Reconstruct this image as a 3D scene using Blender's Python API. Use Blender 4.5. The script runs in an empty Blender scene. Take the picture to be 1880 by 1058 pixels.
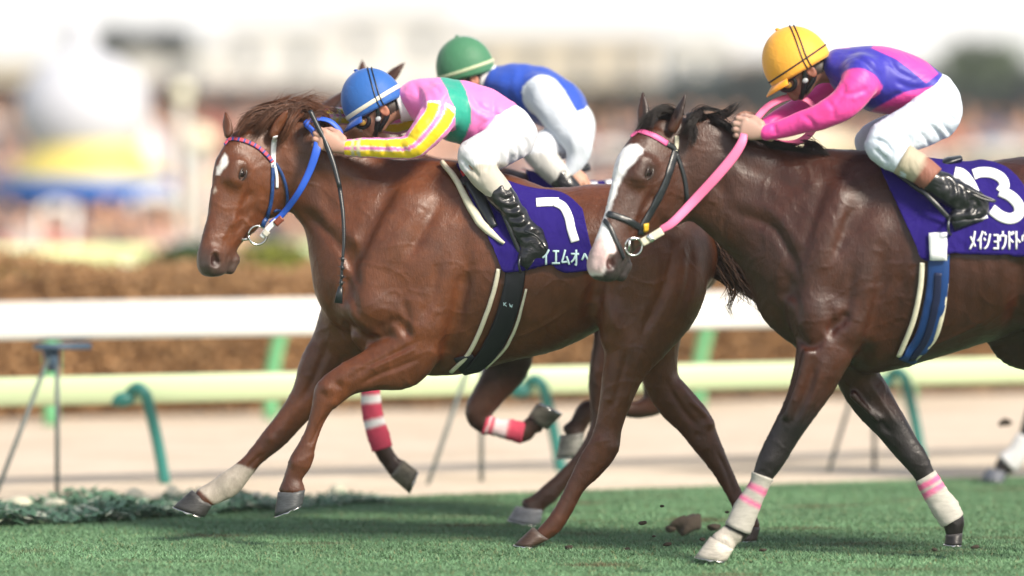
import bpy, math, random
import numpy as np
from mathutils import Vector
from mathutils.bvhtree import BVHTree
R = math.radians
random.seed(4); rng = np.random.default_rng(4)
scene = bpy.context.scene; COL = scene.collection
# ---------------------------------------------------------------- camera
F, CX, HY, CAMZ, D = 9030.0, 940.0, 312.0, 1.6, 21.0     # focal length in photo pixels, horizon row, eye height, distance of the leading horse
cam = bpy.data.cameras.new("camera"); cam_o = bpy.data.objects.new("camera", cam); COL.objects.link(cam_o)
cam_o.location = (0, -D, CAMZ); cam_o.rotation_euler = (R(90), 0, 0)
cam.sensor_width = 36; cam.lens = 36 * F / 1880; cam.shift_y = -(529 - HY) / 1880
cam.clip_start = .5; cam.clip_end = 2000
cam.dof.use_dof = True; cam.dof.focus_distance = D - .45; cam.dof.aperture_fstop = cam.lens / 190
scene.camera = cam_o
# ---------------------------------------------------------------- sky, sun, exposure
SUN_EL, SUN_AZ = R(38), R(138)        # azimuth measured from +Y (north) clockwise: the sun stands right of and slightly behind the photographer
w = bpy.data.worlds.new("World"); scene.world = w; w.use_nodes = True
nt = w.node_tree; bg = nt.nodes["Background"]; sky = nt.nodes.new("ShaderNodeTexSky")
sky.sky_type = 'NISHITA'; sky.sun_disc = False; sky.sun_elevation = SUN_EL; sky.sun_rotation = SUN_AZ
sky.dust_density = 2; sky.air_density = 1.0; sky.ozone_density = 1.0; sky.altitude = 50
mixn = nt.nodes.new("ShaderNodeMixRGB"); mixn.blend_type = 'MIX'; nt.links.new(sky.outputs[0], mixn.inputs[1]); mixn.inputs[2].default_value = (10.2, 9.9, 9.5, 1)     # thin bright cloud over the sky, thickest near the horizon
tcw = nt.nodes.new("ShaderNodeTexCoord"); sep = nt.nodes.new("ShaderNodeSeparateXYZ"); nt.links.new(tcw.outputs['Generated'], sep.inputs[0])
mrw = nt.nodes.new("ShaderNodeMapRange"); mrw.inputs[1].default_value = 0; mrw.inputs[2].default_value = .5; mrw.inputs[3].default_value = .98; mrw.inputs[4].default_value = .12; nt.links.new(sep.outputs[2], mrw.inputs[0])
nzw = nt.nodes.new("ShaderNodeTexNoise"); nzw.inputs['Scale'].default_value = 3; nzw.inputs['Detail'].default_value = 5; nt.links.new(tcw.outputs['Generated'], nzw.inputs[0])
mlw = nt.nodes.new("ShaderNodeMath"); mlw.operation = 'MULTIPLY_ADD'; mlw.inputs[1].default_value = .3; nt.links.new(nzw.outputs[0], mlw.inputs[0]); nt.links.new(mrw.outputs[0], mlw.inputs[2]); 
sbw = nt.nodes.new("ShaderNodeMath"); sbw.operation = 'SUBTRACT'; sbw.use_clamp = True; sbw.inputs[1].default_value = .15; nt.links.new(mlw.outputs[0], sbw.inputs[0]); nt.links.new(sbw.outputs[0], mixn.inputs[0])
nt.links.new(mixn.outputs[0], bg.inputs[0]); bg.inputs[1].default_value = .08
sl = bpy.data.lights.new("sun", 'SUN'); sl.energy = 3.7; sl.angle = R(14); sl.color = (1, .9, .76)
so = bpy.data.objects.new("sun", sl); COL.objects.link(so)
sd = Vector((math.sin(SUN_AZ) * math.cos(SUN_EL), math.cos(SUN_AZ) * math.cos(SUN_EL), math.sin(SUN_EL)))
so.rotation_euler = sd.to_track_quat('Z', 'Y').to_euler()
scene.view_settings.view_transform = 'Standard'; scene.view_settings.look = 'None'
scene.view_settings.exposure = .82; scene.view_settings.gamma = 1
scene.cycles.max_bounces = 6; scene.cycles.use_denoising = True
# ---------------------------------------------------------------- helpers: placing, meshes, tags
def P(px, py, Y=0.0):
    s = (Y + D) / F
    return np.array(((px - CX) * s, Y, CAMZ + (HY - py) * s))
def M(Y): return (Y + D) / F                         # metres per photo pixel at depth Y
def tag(o, label=None, cat=None, group=None, kind=None):
    for k, v in (('label', label), ('category', cat), ('group', group), ('kind', kind)):
        if v: o[k] = v
    return o
def empty(name, loc, label=None, cat=None, group=None):
    o = bpy.data.objects.new(name, None); COL.objects.link(o); o.location = [float(v) for v in loc]; o.empty_display_size = .1
    return tag(o, label, cat, group)
def mk(name, V, Fs, mat, parent=None, cols=None, smooth=True, mi=None):
    V = np.asarray(V, np.float32).reshape(-1, 3).copy()
    if parent is not None: V -= np.array(root_loc(parent), np.float32)
    me = bpy.data.meshes.new(name)
    if isinstance(Fs, np.ndarray):
        k = Fs.shape[1]; n = len(Fs)
        me.vertices.add(len(V)); me.vertices.foreach_set('co', V.ravel())
        me.loops.add(n * k); me.loops.foreach_set('vertex_index', Fs.astype(np.int32).ravel())
        me.polygons.add(n); me.polygons.foreach_set('loop_start', np.arange(0, n * k, k, dtype=np.int32))
        me.polygons.foreach_set('loop_total', np.full(n, k, np.int32))
        me.update(calc_edges=True)
    else:
        me.from_pydata([tuple(map(float, v)) for v in V], [], [tuple(int(i) for i in f) for f in Fs])
    me.polygons.foreach_set('use_smooth', np.full(len(me.polygons), smooth))
    if cols is not None:
        c = np.ones((len(V), 4), np.float32); c[:, :3] = cols
        a = me.color_attributes.new('Col', 'FLOAT_COLOR', 'POINT'); a.data.foreach_set('color', c.ravel())
    for m in (mat if isinstance(mat, (list, tuple)) else [mat]): me.materials.append(m)
    if mi is not None: me.polygons.foreach_set('material_index', np.asarray(mi, np.int32))
    me.update(); me.validate()
    o = bpy.data.objects.new(name, me); COL.objects.link(o)
    if parent is not None: o.parent = parent
    return o
def root_loc(o):
    l = np.zeros(3)
    while o is not None: l += np.array(o.location); o = o.parent
    return l
class MB:
    def __init__(s): s.v = []; s.f = []; s.c = []; s.n = 0
    def add(s, V, Fs, col=None):
        V = np.asarray(V, float).reshape(-1, 3)
        s.v.append(V); s.f += [tuple(int(i) + s.n for i in f) for f in Fs]; s.n += len(V)
        s.c.append(np.tile(np.array(col if col is not None else (1, 1, 1), float)[:3], (len(V), 1)))
        return s
    def build(s, name, mat, parent=None, cols=False, smooth=True):
        return mk(name, np.vstack(s.v), s.f, mat, parent, np.vstack(s.c) if cols else None, smooth)
def unit(v): v = np.asarray(v, float); return v / (np.linalg.norm(v) + 1e-12)
def catmull(A, sub):
    A = np.asarray(A, float)
    if len(A) < 3: 
        t = np.linspace(0, 1, sub + 1)[:, None]; return A[0] * (1 - t) + A[-1] * t
    Q = np.vstack((2 * A[0] - A[1], A, 2 * A[-1] - A[-2])); out = []
    for i in range(len(A) - 1):
        p0, p1, p2, p3 = Q[i:i + 4]
        for j in range(sub):
            t = j / sub
            out.append(.5 * (2 * p1 + (p2 - p0) * t + (2 * p0 - 5 * p1 + 4 * p2 - p3) * t * t + (3 * p1 - p0 - 3 * p2 + p3) * t ** 3))
    out.append(A[-1]); return np.array(out)
def rings(cs, us, vs, ru, rv, n=12, cap=True):
    """loft of ellipse rings"""
    m = len(cs); th = np.linspace(0, 2 * np.pi, n, endpoint=False)
    V = (cs[:, None, :] + us[:, None, :] * (np.cos(th)[None, :, None] * np.asarray(ru)[:, None, None]) + vs[:, None, :] * (np.sin(th)[None, :, None] * np.asarray(rv)[:, None, None])).reshape(-1, 3)
    Fs = [(i * n + j, i * n + (j + 1) % n, (i + 1) * n + (j + 1) % n, (i + 1) * n + j) for i in range(m - 1) for j in range(n)]
    if cap: Fs += [tuple(range(n))[::-1], tuple((m - 1) * n + j for j in range(n))]
    return V, Fs
def frames(C, lat=(0, 1, 0)):
    C = np.asarray(C, float); T = np.gradient(C, axis=0); T /= np.linalg.norm(T, axis=1)[:, None] + 1e-12
    lat = np.asarray(lat, float); Vv = lat[None] - T * (T @ lat)[:, None]
    bad = np.linalg.norm(Vv, axis=1) < .2
    Vv[bad] = np.array((.3, .2, 1.))[None] - T[bad] * (T[bad] @ np.array((.3, .2, 1.)))[:, None]
    Vv /= np.linalg.norm(Vv, axis=1)[:, None]; U = np.cross(T, Vv)
    return U, Vv, T
def tube(pts, r, n=8, sub=5, r2=None, lat=(0, 1, 0)):
    pts = np.asarray(pts, float); C = catmull(pts, sub) if sub > 1 else pts
    r = np.interp(np.linspace(0, 1, len(C)), np.linspace(0, 1, len(np.atleast_1d(r))), np.atleast_1d(r)) if np.ndim(r) else np.full(len(C), r)
    rr = r if r2 is None else (np.full(len(C), r2) if not np.ndim(r2) else np.interp(np.linspace(0, 1, len(C)), np.linspace(0, 1, len(r2)), r2))
    U, Vv, T = frames(C, lat)
    return rings(C, U, Vv, r, rr, n)
def box(c, d, rz=0.0):
    c = np.asarray(c, float); h = np.asarray(d, float) / 2
    v = np.array([(x, y, z) for x in (-1, 1) for y in (-1, 1) for z in (-1, 1)]) * h
    ca, sa = math.cos(rz), math.sin(rz); v = np.stack((v[:, 0] * ca - v[:, 1] * sa, v[:, 0] * sa + v[:, 1] * ca, v[:, 2]), 1) + c
    return v, [(0, 1, 3, 2), (4, 6, 7, 5), (0, 4, 5, 1), (2, 3, 7, 6), (0, 2, 6, 4), (1, 5, 7, 3)]
def ellipsoid(c, r, ax=np.eye(3), nu=16, nv=10):
    th = np.linspace(0, 2 * np.pi, nu, endpoint=False); ph = np.linspace(-np.pi / 2, np.pi / 2, nv + 1)[1:-1]
    V = [(math.cos(p) * math.cos(t), math.cos(p) * math.sin(t), math.sin(p)) for p in ph for t in th] + [(0, 0, -1), (0, 0, 1)]
    V = (np.array(V) * np.asarray(r)) @ np.asarray(ax) + np.asarray(c); m = len(ph)
    Fs = [(i * nu + j, i * nu + (j + 1) % nu, (i + 1) * nu + (j + 1) % nu, (i + 1) * nu + j) for i in range(m - 1) for j in range(nu)]
    b = m * nu
    Fs += [(b, (j + 1) % nu, j) for j in range(nu)] + [(b + 1, (m - 1) * nu + j, (m - 1) * nu + (j + 1) % nu) for j in range(nu)]
    return V, Fs
# ---------------------------------------------------------------- implicit bodies: fields of blended limbs, meshed with surface nets
class Field:
    def __init__(s, lo, hi, h):
        s.lo = np.array(lo, float); s.h = h; s.n = np.ceil((np.array(hi, float) - s.lo) / h).astype(int) + 1
        s.F = np.full(s.n, .5, np.float32); s.ax = [(s.lo[i] + h * np.arange(s.n[i])).astype(np.float32) for i in range(3)]
    def sl(s, lo, hi):
        a = np.clip(np.floor((lo - s.lo) / s.h).astype(int), 0, s.n); b = np.clip(np.ceil((hi - s.lo) / s.h).astype(int) + 1, 0, s.n)
        return a, b
    def chain(s, pts, k=.03, sub=5, op='u', cap=1.0, lat=(0, 1, 0)):
        pts = catmull(np.asarray(pts, float), sub); pts[:, 3:] = np.maximum(pts[:, 3:], .002)
        m = pts[:, 3:].max() + k + 3 * s.h
        A, B = s.sl(pts[:, :3].min(0) - m, pts[:, :3].max(0) + m)
        if (B - A).min() <= 0: return
        Dm = np.full(B - A, .5, np.float32); lat = np.asarray(lat, float)
        for p, q in zip(pts[:-1], pts[1:]):
            d = q[:3] - p[:3]; L2 = float(d @ d) + 1e-10; dh = d / math.sqrt(L2)
            v = lat - dh * (lat @ dh)
            if np.linalg.norm(v) < .2: v = np.array((.3, .2, 1.)); v = v - dh * (v @ dh)
            v = v / np.linalg.norm(v); u = np.cross(dh, v)
            mm = max(p[3:].max(), q[3:].max()) + k + 2 * s.h
            a, b = s.sl(np.minimum(p[:3], q[:3]) - mm, np.maximum(p[:3], q[:3]) + mm); a = np.maximum(a, A); b = np.minimum(b, B)
            if (b - a).min() <= 0: continue
            X = (s.ax[0][a[0]:b[0]] - p[0])[:, None, None]; Y = (s.ax[1][a[1]:b[1]] - p[1])[None, :, None]; Z = (s.ax[2][a[2]:b[2]] - p[2])[None, None, :]
            ta = X * dh[0] + Y * dh[1] + Z * dh[2]; L = math.sqrt(L2)
            t = np.clip(ta / L, 0, 1); ex = ta - t * L
            r1 = p[3] + (q[3] - p[3]) * t; r2 = p[4] + (q[4] - p[4]) * t; mn = np.minimum(r1, r2)
            pu = X * u[0] + Y * u[1] + Z * u[2]; pv = X * v[0] + Y * v[1] + Z * v[2]
            e = np.sqrt((pu / r1) ** 2 + (pv / r2) ** 2 + (ex / (cap * mn)) ** 2)
            dd = ((e - 1) * mn).astype(np.float32)
            S = Dm[a[0] - A[0]:b[0] - A[0], a[1] - A[1]:b[1] - A[1], a[2] - A[2]:b[2] - A[2]]
            np.minimum(S, dd, out=S)
        G = s.F[A[0]:B[0], A[1]:B[1], A[2]:B[2]]
        if op == 'u':
            hh = np.maximum(k - np.abs(G - Dm), 0); G[...] = np.minimum(G, Dm) - hh * hh / (4 * k)
        else:
            Dn = -Dm; hh = np.maximum(k - np.abs(G - Dn), 0); G[...] = np.maximum(G, Dn) + hh * hh / (4 * k)
    def noise(s, amp, fr, seed=0):
        r = np.random.default_rng(seed); X = s.ax[0][:, None, None]; Y = s.ax[1][None, :, None]; Z = s.ax[2][None, None, :]
        for _ in range(5):
            f = r.normal(size=3) * fr; p = r.uniform(0, 6.28, 3)
            s.F += (amp * .6) * (np.sin(f[0] * X + p[0] + 1.3 * np.sin(f[1] * .7 * Y + p[1])) * np.sin(f[2] * Z + p[2] + np.sin(f[0] * .8 * X))).astype(np.float32)
    def mesh(s):
        G = s.F; sg = G < 0; n = s.n
        cnt = np.zeros(n - 1, np.int8)
        for dx in (0, 1):
            for dy in (0, 1):
                for dz in (0, 1): cnt += sg[dx:n[0] - 1 + dx, dy:n[1] - 1 + dy, dz:n[2] - 1 + dz]
        act = np.argwhere((cnt > 0) & (cnt < 8)); idx = np.full(n - 1, -1, np.int32); idx[tuple(act.T)] = np.arange(len(act))
        val = {}
        for c in [(i, j, k) for i in (0, 1) for j in (0, 1) for k in (0, 1)]: val[c] = G[tuple((act + c).T)]
        S = np.zeros((len(act), 3)); N = np.zeros(len(act))
        for c in val:
            for a in range(3):
                if c[a] == 0:
                    d = list(c); d[a] = 1; d = tuple(d); va, vb = val[c], val[d]
                    x = (va < 0) != (vb < 0); t = np.where(x, va / np.where(x, va - vb, 1), 0)
                    pt = np.tile(np.array(c, float), (len(act), 1)); pt[:, a] += t
                    S[x] += pt[x]; N[x] += 1
        V = s.lo + (act + S / N[:, None]) * s.h; Q = []
        for a in range(3):
            b, c = (a + 1) % 3, (a + 2) % 3
            s0 = [slice(None)] * 3; s1 = [slice(None)] * 3; s0[a] = slice(0, n[a] - 1); s1[a] = slice(1, n[a])
            x = sg[tuple(s0)] != sg[tuple(s1)]; e = np.argwhere(x)
            e = e[(e[:, b] > 0) & (e[:, c] > 0) & (e[:, b] < n[b] - 1) & (e[:, c] < n[c] - 1)]
            inside0 = sg[tuple(e.T)]; eb = np.zeros(3, int); eb[b] = 1; ec = np.zeros(3, int); ec[c] = 1
            q = np.stack([idx[tuple((e - eb - ec).T)], idx[tuple((e - ec).T)], idx[tuple(e.T)], idx[tuple((e - eb).T)]], 1)
            q[~inside0] = q[~inside0][:, ::-1]; Q.append(q)
        return V, np.vstack(Q)
def relax(V, Q, it=2, lam=.5):
    """light Laplacian smoothing (numpy)"""
    E = np.vstack([Q[:, [0, 1]], Q[:, [1, 2]], Q[:, [2, 3]], Q[:, [3, 0]]])
    for i in range(it):
        A = np.zeros_like(V); n = np.zeros(len(V))
        for a, b in ((0, 1), (1, 0)):
            for d in range(3): A[:, d] += np.bincount(E[:, a], V[E[:, b], d], len(V))
            n += np.bincount(E[:, a], minlength=len(V))
        V = V + lam * (A / np.maximum(n, 1)[:, None] - V)
    return V
def bvh_of(*parts):
    v = []; f = []; n = 0
    for V, Q in parts:
        v += [tuple(p) for p in V]; f += [tuple(int(i) + n for i in q) for q in Q]; n += len(V)
    return BVHTree.FromPolygons(v, f)
def proj(V): s = F / (V[:, 1] + D); return np.stack((CX + V[:, 0] * s, HY + (CAMZ - V[:, 2]) * s), 1)
def polymask(Q, poly, w=3.0):
    """1 inside a pixel polygon, soft over w pixels"""
    poly = np.asarray(poly, float); x, y = Q[:, 0], Q[:, 1]; ins = np.zeros(len(Q), bool); dm = np.full(len(Q), 1e9)
    for (x0, y0), (x1, y1) in zip(poly, np.roll(poly, -1, 0)):
        c = ((y0 > y) != (y1 > y)) & (x < (x1 - x0) * (y - y0) / (y1 - y0 + 1e-9) + x0); ins ^= c
        dx, dy = x1 - x0, y1 - y0; t = np.clip(((x - x0) * dx + (y - y0) * dy) / (dx * dx + dy * dy + 1e-9), 0, 1)
        dm = np.minimum(dm, np.hypot(x - x0 - t * dx, y - y0 - t * dy))
    return np.clip(.5 + np.where(ins, dm, -dm) / w, 0, 1)
def mixc(C, col, m): return C * (1 - m[:, None]) + np.array(col)[None] * m[:, None]
def noise3(V, fr, seed=1):
    r = np.random.default_rng(seed); o = np.zeros(len(V))
    for _ in range(6):
        f = r.normal(size=3); f = f / np.linalg.norm(f) * fr * r.uniform(.6, 1.6); g = r.normal(size=3) * fr * .5
        o += np.sin(V @ f + r.uniform(0, 6.3) + 1.2 * np.sin(V @ g + r.uniform(0, 6.3)))
    return o / 6
# ---------------------------------------------------------------- materials
def srgb(r, g, b):
    return tuple((c / 255 / 12.92) if c / 255 <= .04045 else ((c / 255 + .055) / 1.055) ** 2.4 for c in (r, g, b))
def mat(name, col=None, rough=.5, metal=0., spec=.5, bump=0., bscale=60., stretch=(1, 1, 1), var=0., vscale=8., sheen=0., coat=0., wrinkle=0., wscale=10., sss=0., coatr=.1):
    m = bpy.data.materials.new(name); m.use_nodes = True; n = m.node_tree.nodes; l = m.node_tree.links; b = n["Principled BSDF"]
    b.inputs['Roughness'].default_value = rough; b.inputs['Metallic'].default_value = metal; b.inputs['Specular IOR Level'].default_value = spec
    b.inputs['Sheen Weight'].default_value = sheen; b.inputs['Coat Weight'].default_value = coat; b.inputs['Coat Roughness'].default_value = coatr
    b.inputs['Sheen Roughness'].default_value = .4
    if sss: b.inputs['Subsurface Weight'].default_value = sss; b.inputs['Subsurface Radius'].default_value = (.01, .004, .002)
    tc = n.new("ShaderNodeTexCoord"); mp = n.new("ShaderNodeMapping"); mp.inputs['Scale'].default_value = stretch; l.new(tc.outputs['Object'], mp.inputs[0])
    if col is None:
        a = n.new("ShaderNodeVertexColor"); a.layer_name = 'Col'; src = a.outputs[0]
    else:
        a = n.new("ShaderNodeRGB"); a.outputs[0].default_value = (*col, 1); src = a.outputs[0]
    if var:
        nz = n.new("ShaderNodeTexNoise"); nz.inputs['Scale'].default_value = vscale; nz.inputs['Detail'].default_value = 6; l.new(mp.outputs[0], nz.inputs[0])
        mr = n.new("ShaderNodeMapRange"); mr.inputs[3].default_value = 1 - var; mr.inputs[4].default_value = 1 + var; mr.inputs[1].default_value = .3; mr.inputs[2].default_value = .7; l.new(nz.outputs[0], mr.inputs[0])
        mx = n.new("ShaderNodeVectorMath"); mx.operation = 'SCALE'; l.new(src, mx.inputs[0]); l.new(mr.outputs[0], mx.inputs['Scale']); src = mx.outputs[0]
    l.new(src, b.inputs['Base Color'])
    last = None
    for st, sc, det in ((wrinkle, wscale, 3.), (bump, bscale, 4.)):
        if st:
            nz = n.new("ShaderNodeTexNoise"); nz.inputs['Scale'].default_value = sc; nz.inputs['Detail'].default_value = det; nz.inputs['Distortion'].default_value = .6 if sc == wscale else 0.; l.new(mp.outputs[0], nz.inputs[0])
            bp = n.new("ShaderNodeBump"); bp.inputs['Strength'].default_value = st; bp.inputs['Distance'].default_value = .3 / sc; l.new(nz.outputs[0], bp.inputs['Height'])
            if last: l.new(last.outputs[0], bp.inputs['Normal'])
            last = bp
    if last: l.new(last.outputs[0], b.inputs['Normal'])
    return m
MAT = {}
MAT['coat'] = mat('horse_coat', None, .47, spec=.5, var=.18, vscale=9, bump=.35, bscale=130, wrinkle=.10, wscale=16)
def coat_detail(m):
    n = m.node_tree.nodes; l = m.node_tree.links; b = n["Principled BSDF"]; tc = n.new("ShaderNodeTexCoord")
    def nz(sc, det, st): 
        mp = n.new("ShaderNodeMapping"); mp.inputs['Scale'].default_value = st; l.new(tc.outputs['Object'], mp.inputs[0]); x = n.new("ShaderNodeTexNoise"); x.inputs['Scale'].default_value = sc; x.inputs['Detail'].default_value = det; x.inputs['Roughness'].default_value = .65; l.new(mp.outputs[0], x.inputs[0]); return x
    a_ = nz(11, 9, (1, 1, 1)); r = n.new("ShaderNodeMapRange"); r.inputs[1].default_value = .35; r.inputs[2].default_value = .65; r.inputs[3].default_value = .30; r.inputs[4].default_value = .52; l.new(a_.outputs[0], r.inputs[0]); l.new(r.outputs[0], b.inputs['Roughness'])
    h_ = nz(95, 6, (1.4, 1, .45)); bp = n.new("ShaderNodeBump"); bp.inputs['Strength'].default_value = .55; bp.inputs['Distance'].default_value = .0035; l.new(h_.outputs[0], bp.inputs['Height'])
    old = b.inputs['Normal'].links[0].from_socket; l.new(old, bp.inputs['Normal']); l.new(bp.outputs[0], b.inputs['Normal'])
    # flecks of sweat and dried lather that break the colour up
    src = b.inputs['Base Color'].links[0].from_socket; s_ = nz(38, 8, (1, 1, .7)); rr_ = n.new("ShaderNodeMapRange"); rr_.inputs[1].default_value = .42; rr_.inputs[2].default_value = .68; rr_.inputs[3].default_value = .90; rr_.inputs[4].default_value = 1.18; l.new(s_.outputs[0], rr_.inputs[0])
    v = n.new("ShaderNodeVectorMath"); v.operation = 'SCALE'; l.new(src, v.inputs[0]); l.new(rr_.outputs[0], v.inputs['Scale']); l.new(v.outputs[0], b.inputs['Base Color'])
coat_detail(MAT['coat'])
MAT['hair'] = mat('horse_hair', None, .5, spec=.5)
MAT['hoof'] = mat('hoof_horn', None, .45, bump=.3, bscale=60, var=.25, vscale=30, stretch=(1, 1, 4))
MAT['eye'] = mat('eye', (.010, .006, .005), .12, spec=.4)
MAT['steel'] = mat('steel', (.55, .55, .55), .25, metal=1)
MAT['silk'] = mat('silks', None, .5, spec=.4, sheen=.3, wrinkle=.4, wscale=6, bump=.1, bscale=300)
MAT['breech'] = mat('breeches_cloth', None, .6, spec=.3, wrinkle=.4, wscale=8, bump=.1, bscale=300, stretch=(1.8, .8, .6))
MAT['skin'] = mat('skin', None, .5, spec=.4, sss=.1, bump=.15, bscale=90)
MAT['boot'] = mat('boot_leather', (.012, .013, .016), .30, spec=.5, coat=.3, wrinkle=.55, wscale=11, stretch=(.8, .8, 1.6))
MAT['cover'] = mat('helmet_cover', None, .55, spec=.3, sheen=.25, wrinkle=.25, wscale=26, stretch=(1, 1, 1), bump=.1, bscale=250)
MAT['leather'] = mat('black_leather', (.012, .016, .02), .35, spec=.6, bump=.2, bscale=150)
MAT['blueleather'] = mat('blue_strap', (.010, .045, .17), .4, bump=.3, bscale=200, var=.3, vscale=60)
MAT['attr'] = mat('dyed_webbing', None, .6, bump=.15, bscale=250)
MAT['cloth'] = mat('saddle_cloth_weave', (.018, .008, .15), .85, spec=.2, sheen=0., wrinkle=.5, wscale=7, bump=.15, bscale=400)
MAT['white'] = mat('white_print', (.8, .82, .85), .7)
MAT['palecyan'] = mat('pale_print', (.55, .75, .8), .7)
MAT['ivory'] = mat('ivory_felt', (.68, .64, .5), .85, bump=.4, bscale=200, var=.1, vscale=40)
MAT['band'] = mat('bandage', None, .85, bump=.5, bscale=120, var=.12, vscale=30, stretch=(1, 1, 3))
# ---------------------------------------------------------------- horses
SCLAMP = .008
def E(Y0, rows):
    """rows of (front x,y, back x,y, lateral, lateral radius in m) -> chain points x,y,z,r_inplane,r_lateral"""
    out = []
    for xa, ya, xb, yb, la, rl in rows:
        a, b = P(xa, ya, Y0 + la), P(xb, yb, Y0 + la); out.append((*((a + b) / 2), np.linalg.norm(a - b) / 2, rl))
    return np.array(out)
def tr(rows, dx, s, lat=None):
    return [(dx + a * s, HY + (b - HY) * s, dx + c * s, HY + (d - HY) * s, la, rl) for a, b, c, d, la, rl in rows]
class Head:
    def __init__(s, O, theta, yaw, sc=1.0):
        th = R(theta); A = np.array((-math.sin(th), 0, -math.cos(th))); B = np.array((-math.cos(th), 0, math.sin(th))); C = np.array((0, -1., 0))
        c, q = math.cos(R(yaw)), math.sin(R(yaw)); Rz = np.array(((c, -q, 0), (q, c, 0), (0, 0, 1.)))   # turns the face towards -Y
        s.A, s.B, s.C = (Rz @ A, Rz @ B, Rz @ C); s.O = np.asarray(O); s.k = sc
    def p(s, a, b, c): return s.O + s.k * (a * s.A + b * s.B + c * s.C)
    def ch(s, rows):   # (a, top b, bottom b, c, w)
        return [(*s.p(a, (t + b) / 2, c), s.k * (t - b) / 2, s.k * w_) for a, t, b, c, w_ in rows]
def head_field(fd, H):
    lat = tuple(H.C)
    fd.chain(H.ch([(-.03, .03, -.15, 0, .058), (.03, .05, -.21, 0, .07), (.10, .086, -.235, 0, .082), (.17, .100, -.245, 0, .087), (.24, .096, -.235, 0, .076), (.30, .086, -.205, 0, .063), (.36, .074, -.172, 0, .056), (.42, .062, -.134, 0, .051), (.48, .055, -.114, 0, .050), (.545, .050, -.104, 0, .055), (.592, .032, -.096, 0, .050)]), .03, cap=.8, lat=lat)
    for sgn in (-1, 1):
        fd.chain(H.ch([(.06, -.06, -.23, .036 * sgn, .040), (.14, -.06, -.262, .040 * sgn, .044), (.22, -.07, -.258, .036 * sgn, .038), (.28, -.09, -.235, .030 * sgn, .030)]), .03, cap=.7, lat=lat)
        fd.chain(H.ch([(.165, .054, -.002, .064 * sgn, .021), (.225, .048, -.005, .064 * sgn, .020)]), .045, lat=lat)
        fd.chain(H.ch([(.25, -.01, -.03, .058 * sgn, .012), (.33, -.015, -.033, .048 * sgn, .010), (.40, -.022, -.04, .042 * sgn, .008)]), .02, lat=lat)
        fd.chain(H.ch([(.545, .030, -.030, .038 * sgn, .028), (.585, .022, -.044, .038 * sgn, .028)]), .018, lat=lat)
        fd.chain(H.ch([(.18, .035, .033, .096 * sgn, .012), (.215, .034, .032, .096 * sgn, .012)]) if False else [(*H.p(.182, .012, .097 * sgn), .014 * H.k, .010 * H.k), (*H.p(.212, .012, .095 * sgn), .014 * H.k, .010 * H.k)], .012, op='s', lat=lat)
        fd.chain([(*H.p(.556, .004, .070 * sgn), .014, .024), (*H.p(.584, -.010, .064 * sgn), .021, .028)], .006, op='s', lat=lat)
        fd.chain([(*H.p(.575, -.064, .06 * sgn), .004, .02), (*H.p(.53, -.06, .06 * sgn), .003, .02)], .008, op='s', lat=lat)
        # groove between cheek and jaw muscle
        fd.chain([(*H.p(.27, -.06, .085 * sgn), .012, .02), (*H.p(.36, -.055, .075 * sgn), .012, .02)], .03, op='s', lat=lat)
    fd.chain([(*H.p(.605, -.02, .02), .03, .03), (*H.p(.605, -.02, -.02), .03, .03)], .02, lat=lat)
    fd.chain([(*H.p(.53, -.115, 0), .024, .034), (*H.p(.575, -.112, 0), .022, .03)], .02, lat=lat)
def ear(fd, base, tip, face, rw=.030):
    base, tip, face = map(np.asarray, (base, tip, face)); L = tip - base; u = unit(L); f = unit(face - u * (face @ u)); sd_ = np.cross(u, f)
    rr = [(0, .8, .8), (.2, 1, .75), (.45, 1.05, .6), (.7, .75, .4), (.88, .4, .26), (1, .12, .12)]
    fd.chain([(*(base + L * t + f * (-.006)), rw * b, rw * a) for t, a, b in rr], .012, cap=.6, sub=4, lat=tuple(sd_))
    fd.chain([(*(base + L * t + f * .016), rw * b * .62, rw * a * .62) for t, a, b in [(.3, .7, .6), (.5, .9, .6), (.7, .6, .45), (.88, .25, .2)]], .006, op='s', cap=.6, sub=4, lat=tuple(sd_))
def vnormals(V, Q):
    n = np.zeros_like(V); f = np.cross(V[Q[:, 2]] - V[Q[:, 0]], V[Q[:, 3]] - V[Q[:, 1]])
    for k in range(4):
        for d in range(3): n[:, d] += np.bincount(Q[:, k], f[:, d], len(V))
    return n / (np.linalg.norm(n, axis=1)[:, None] + 1e-12)
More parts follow.
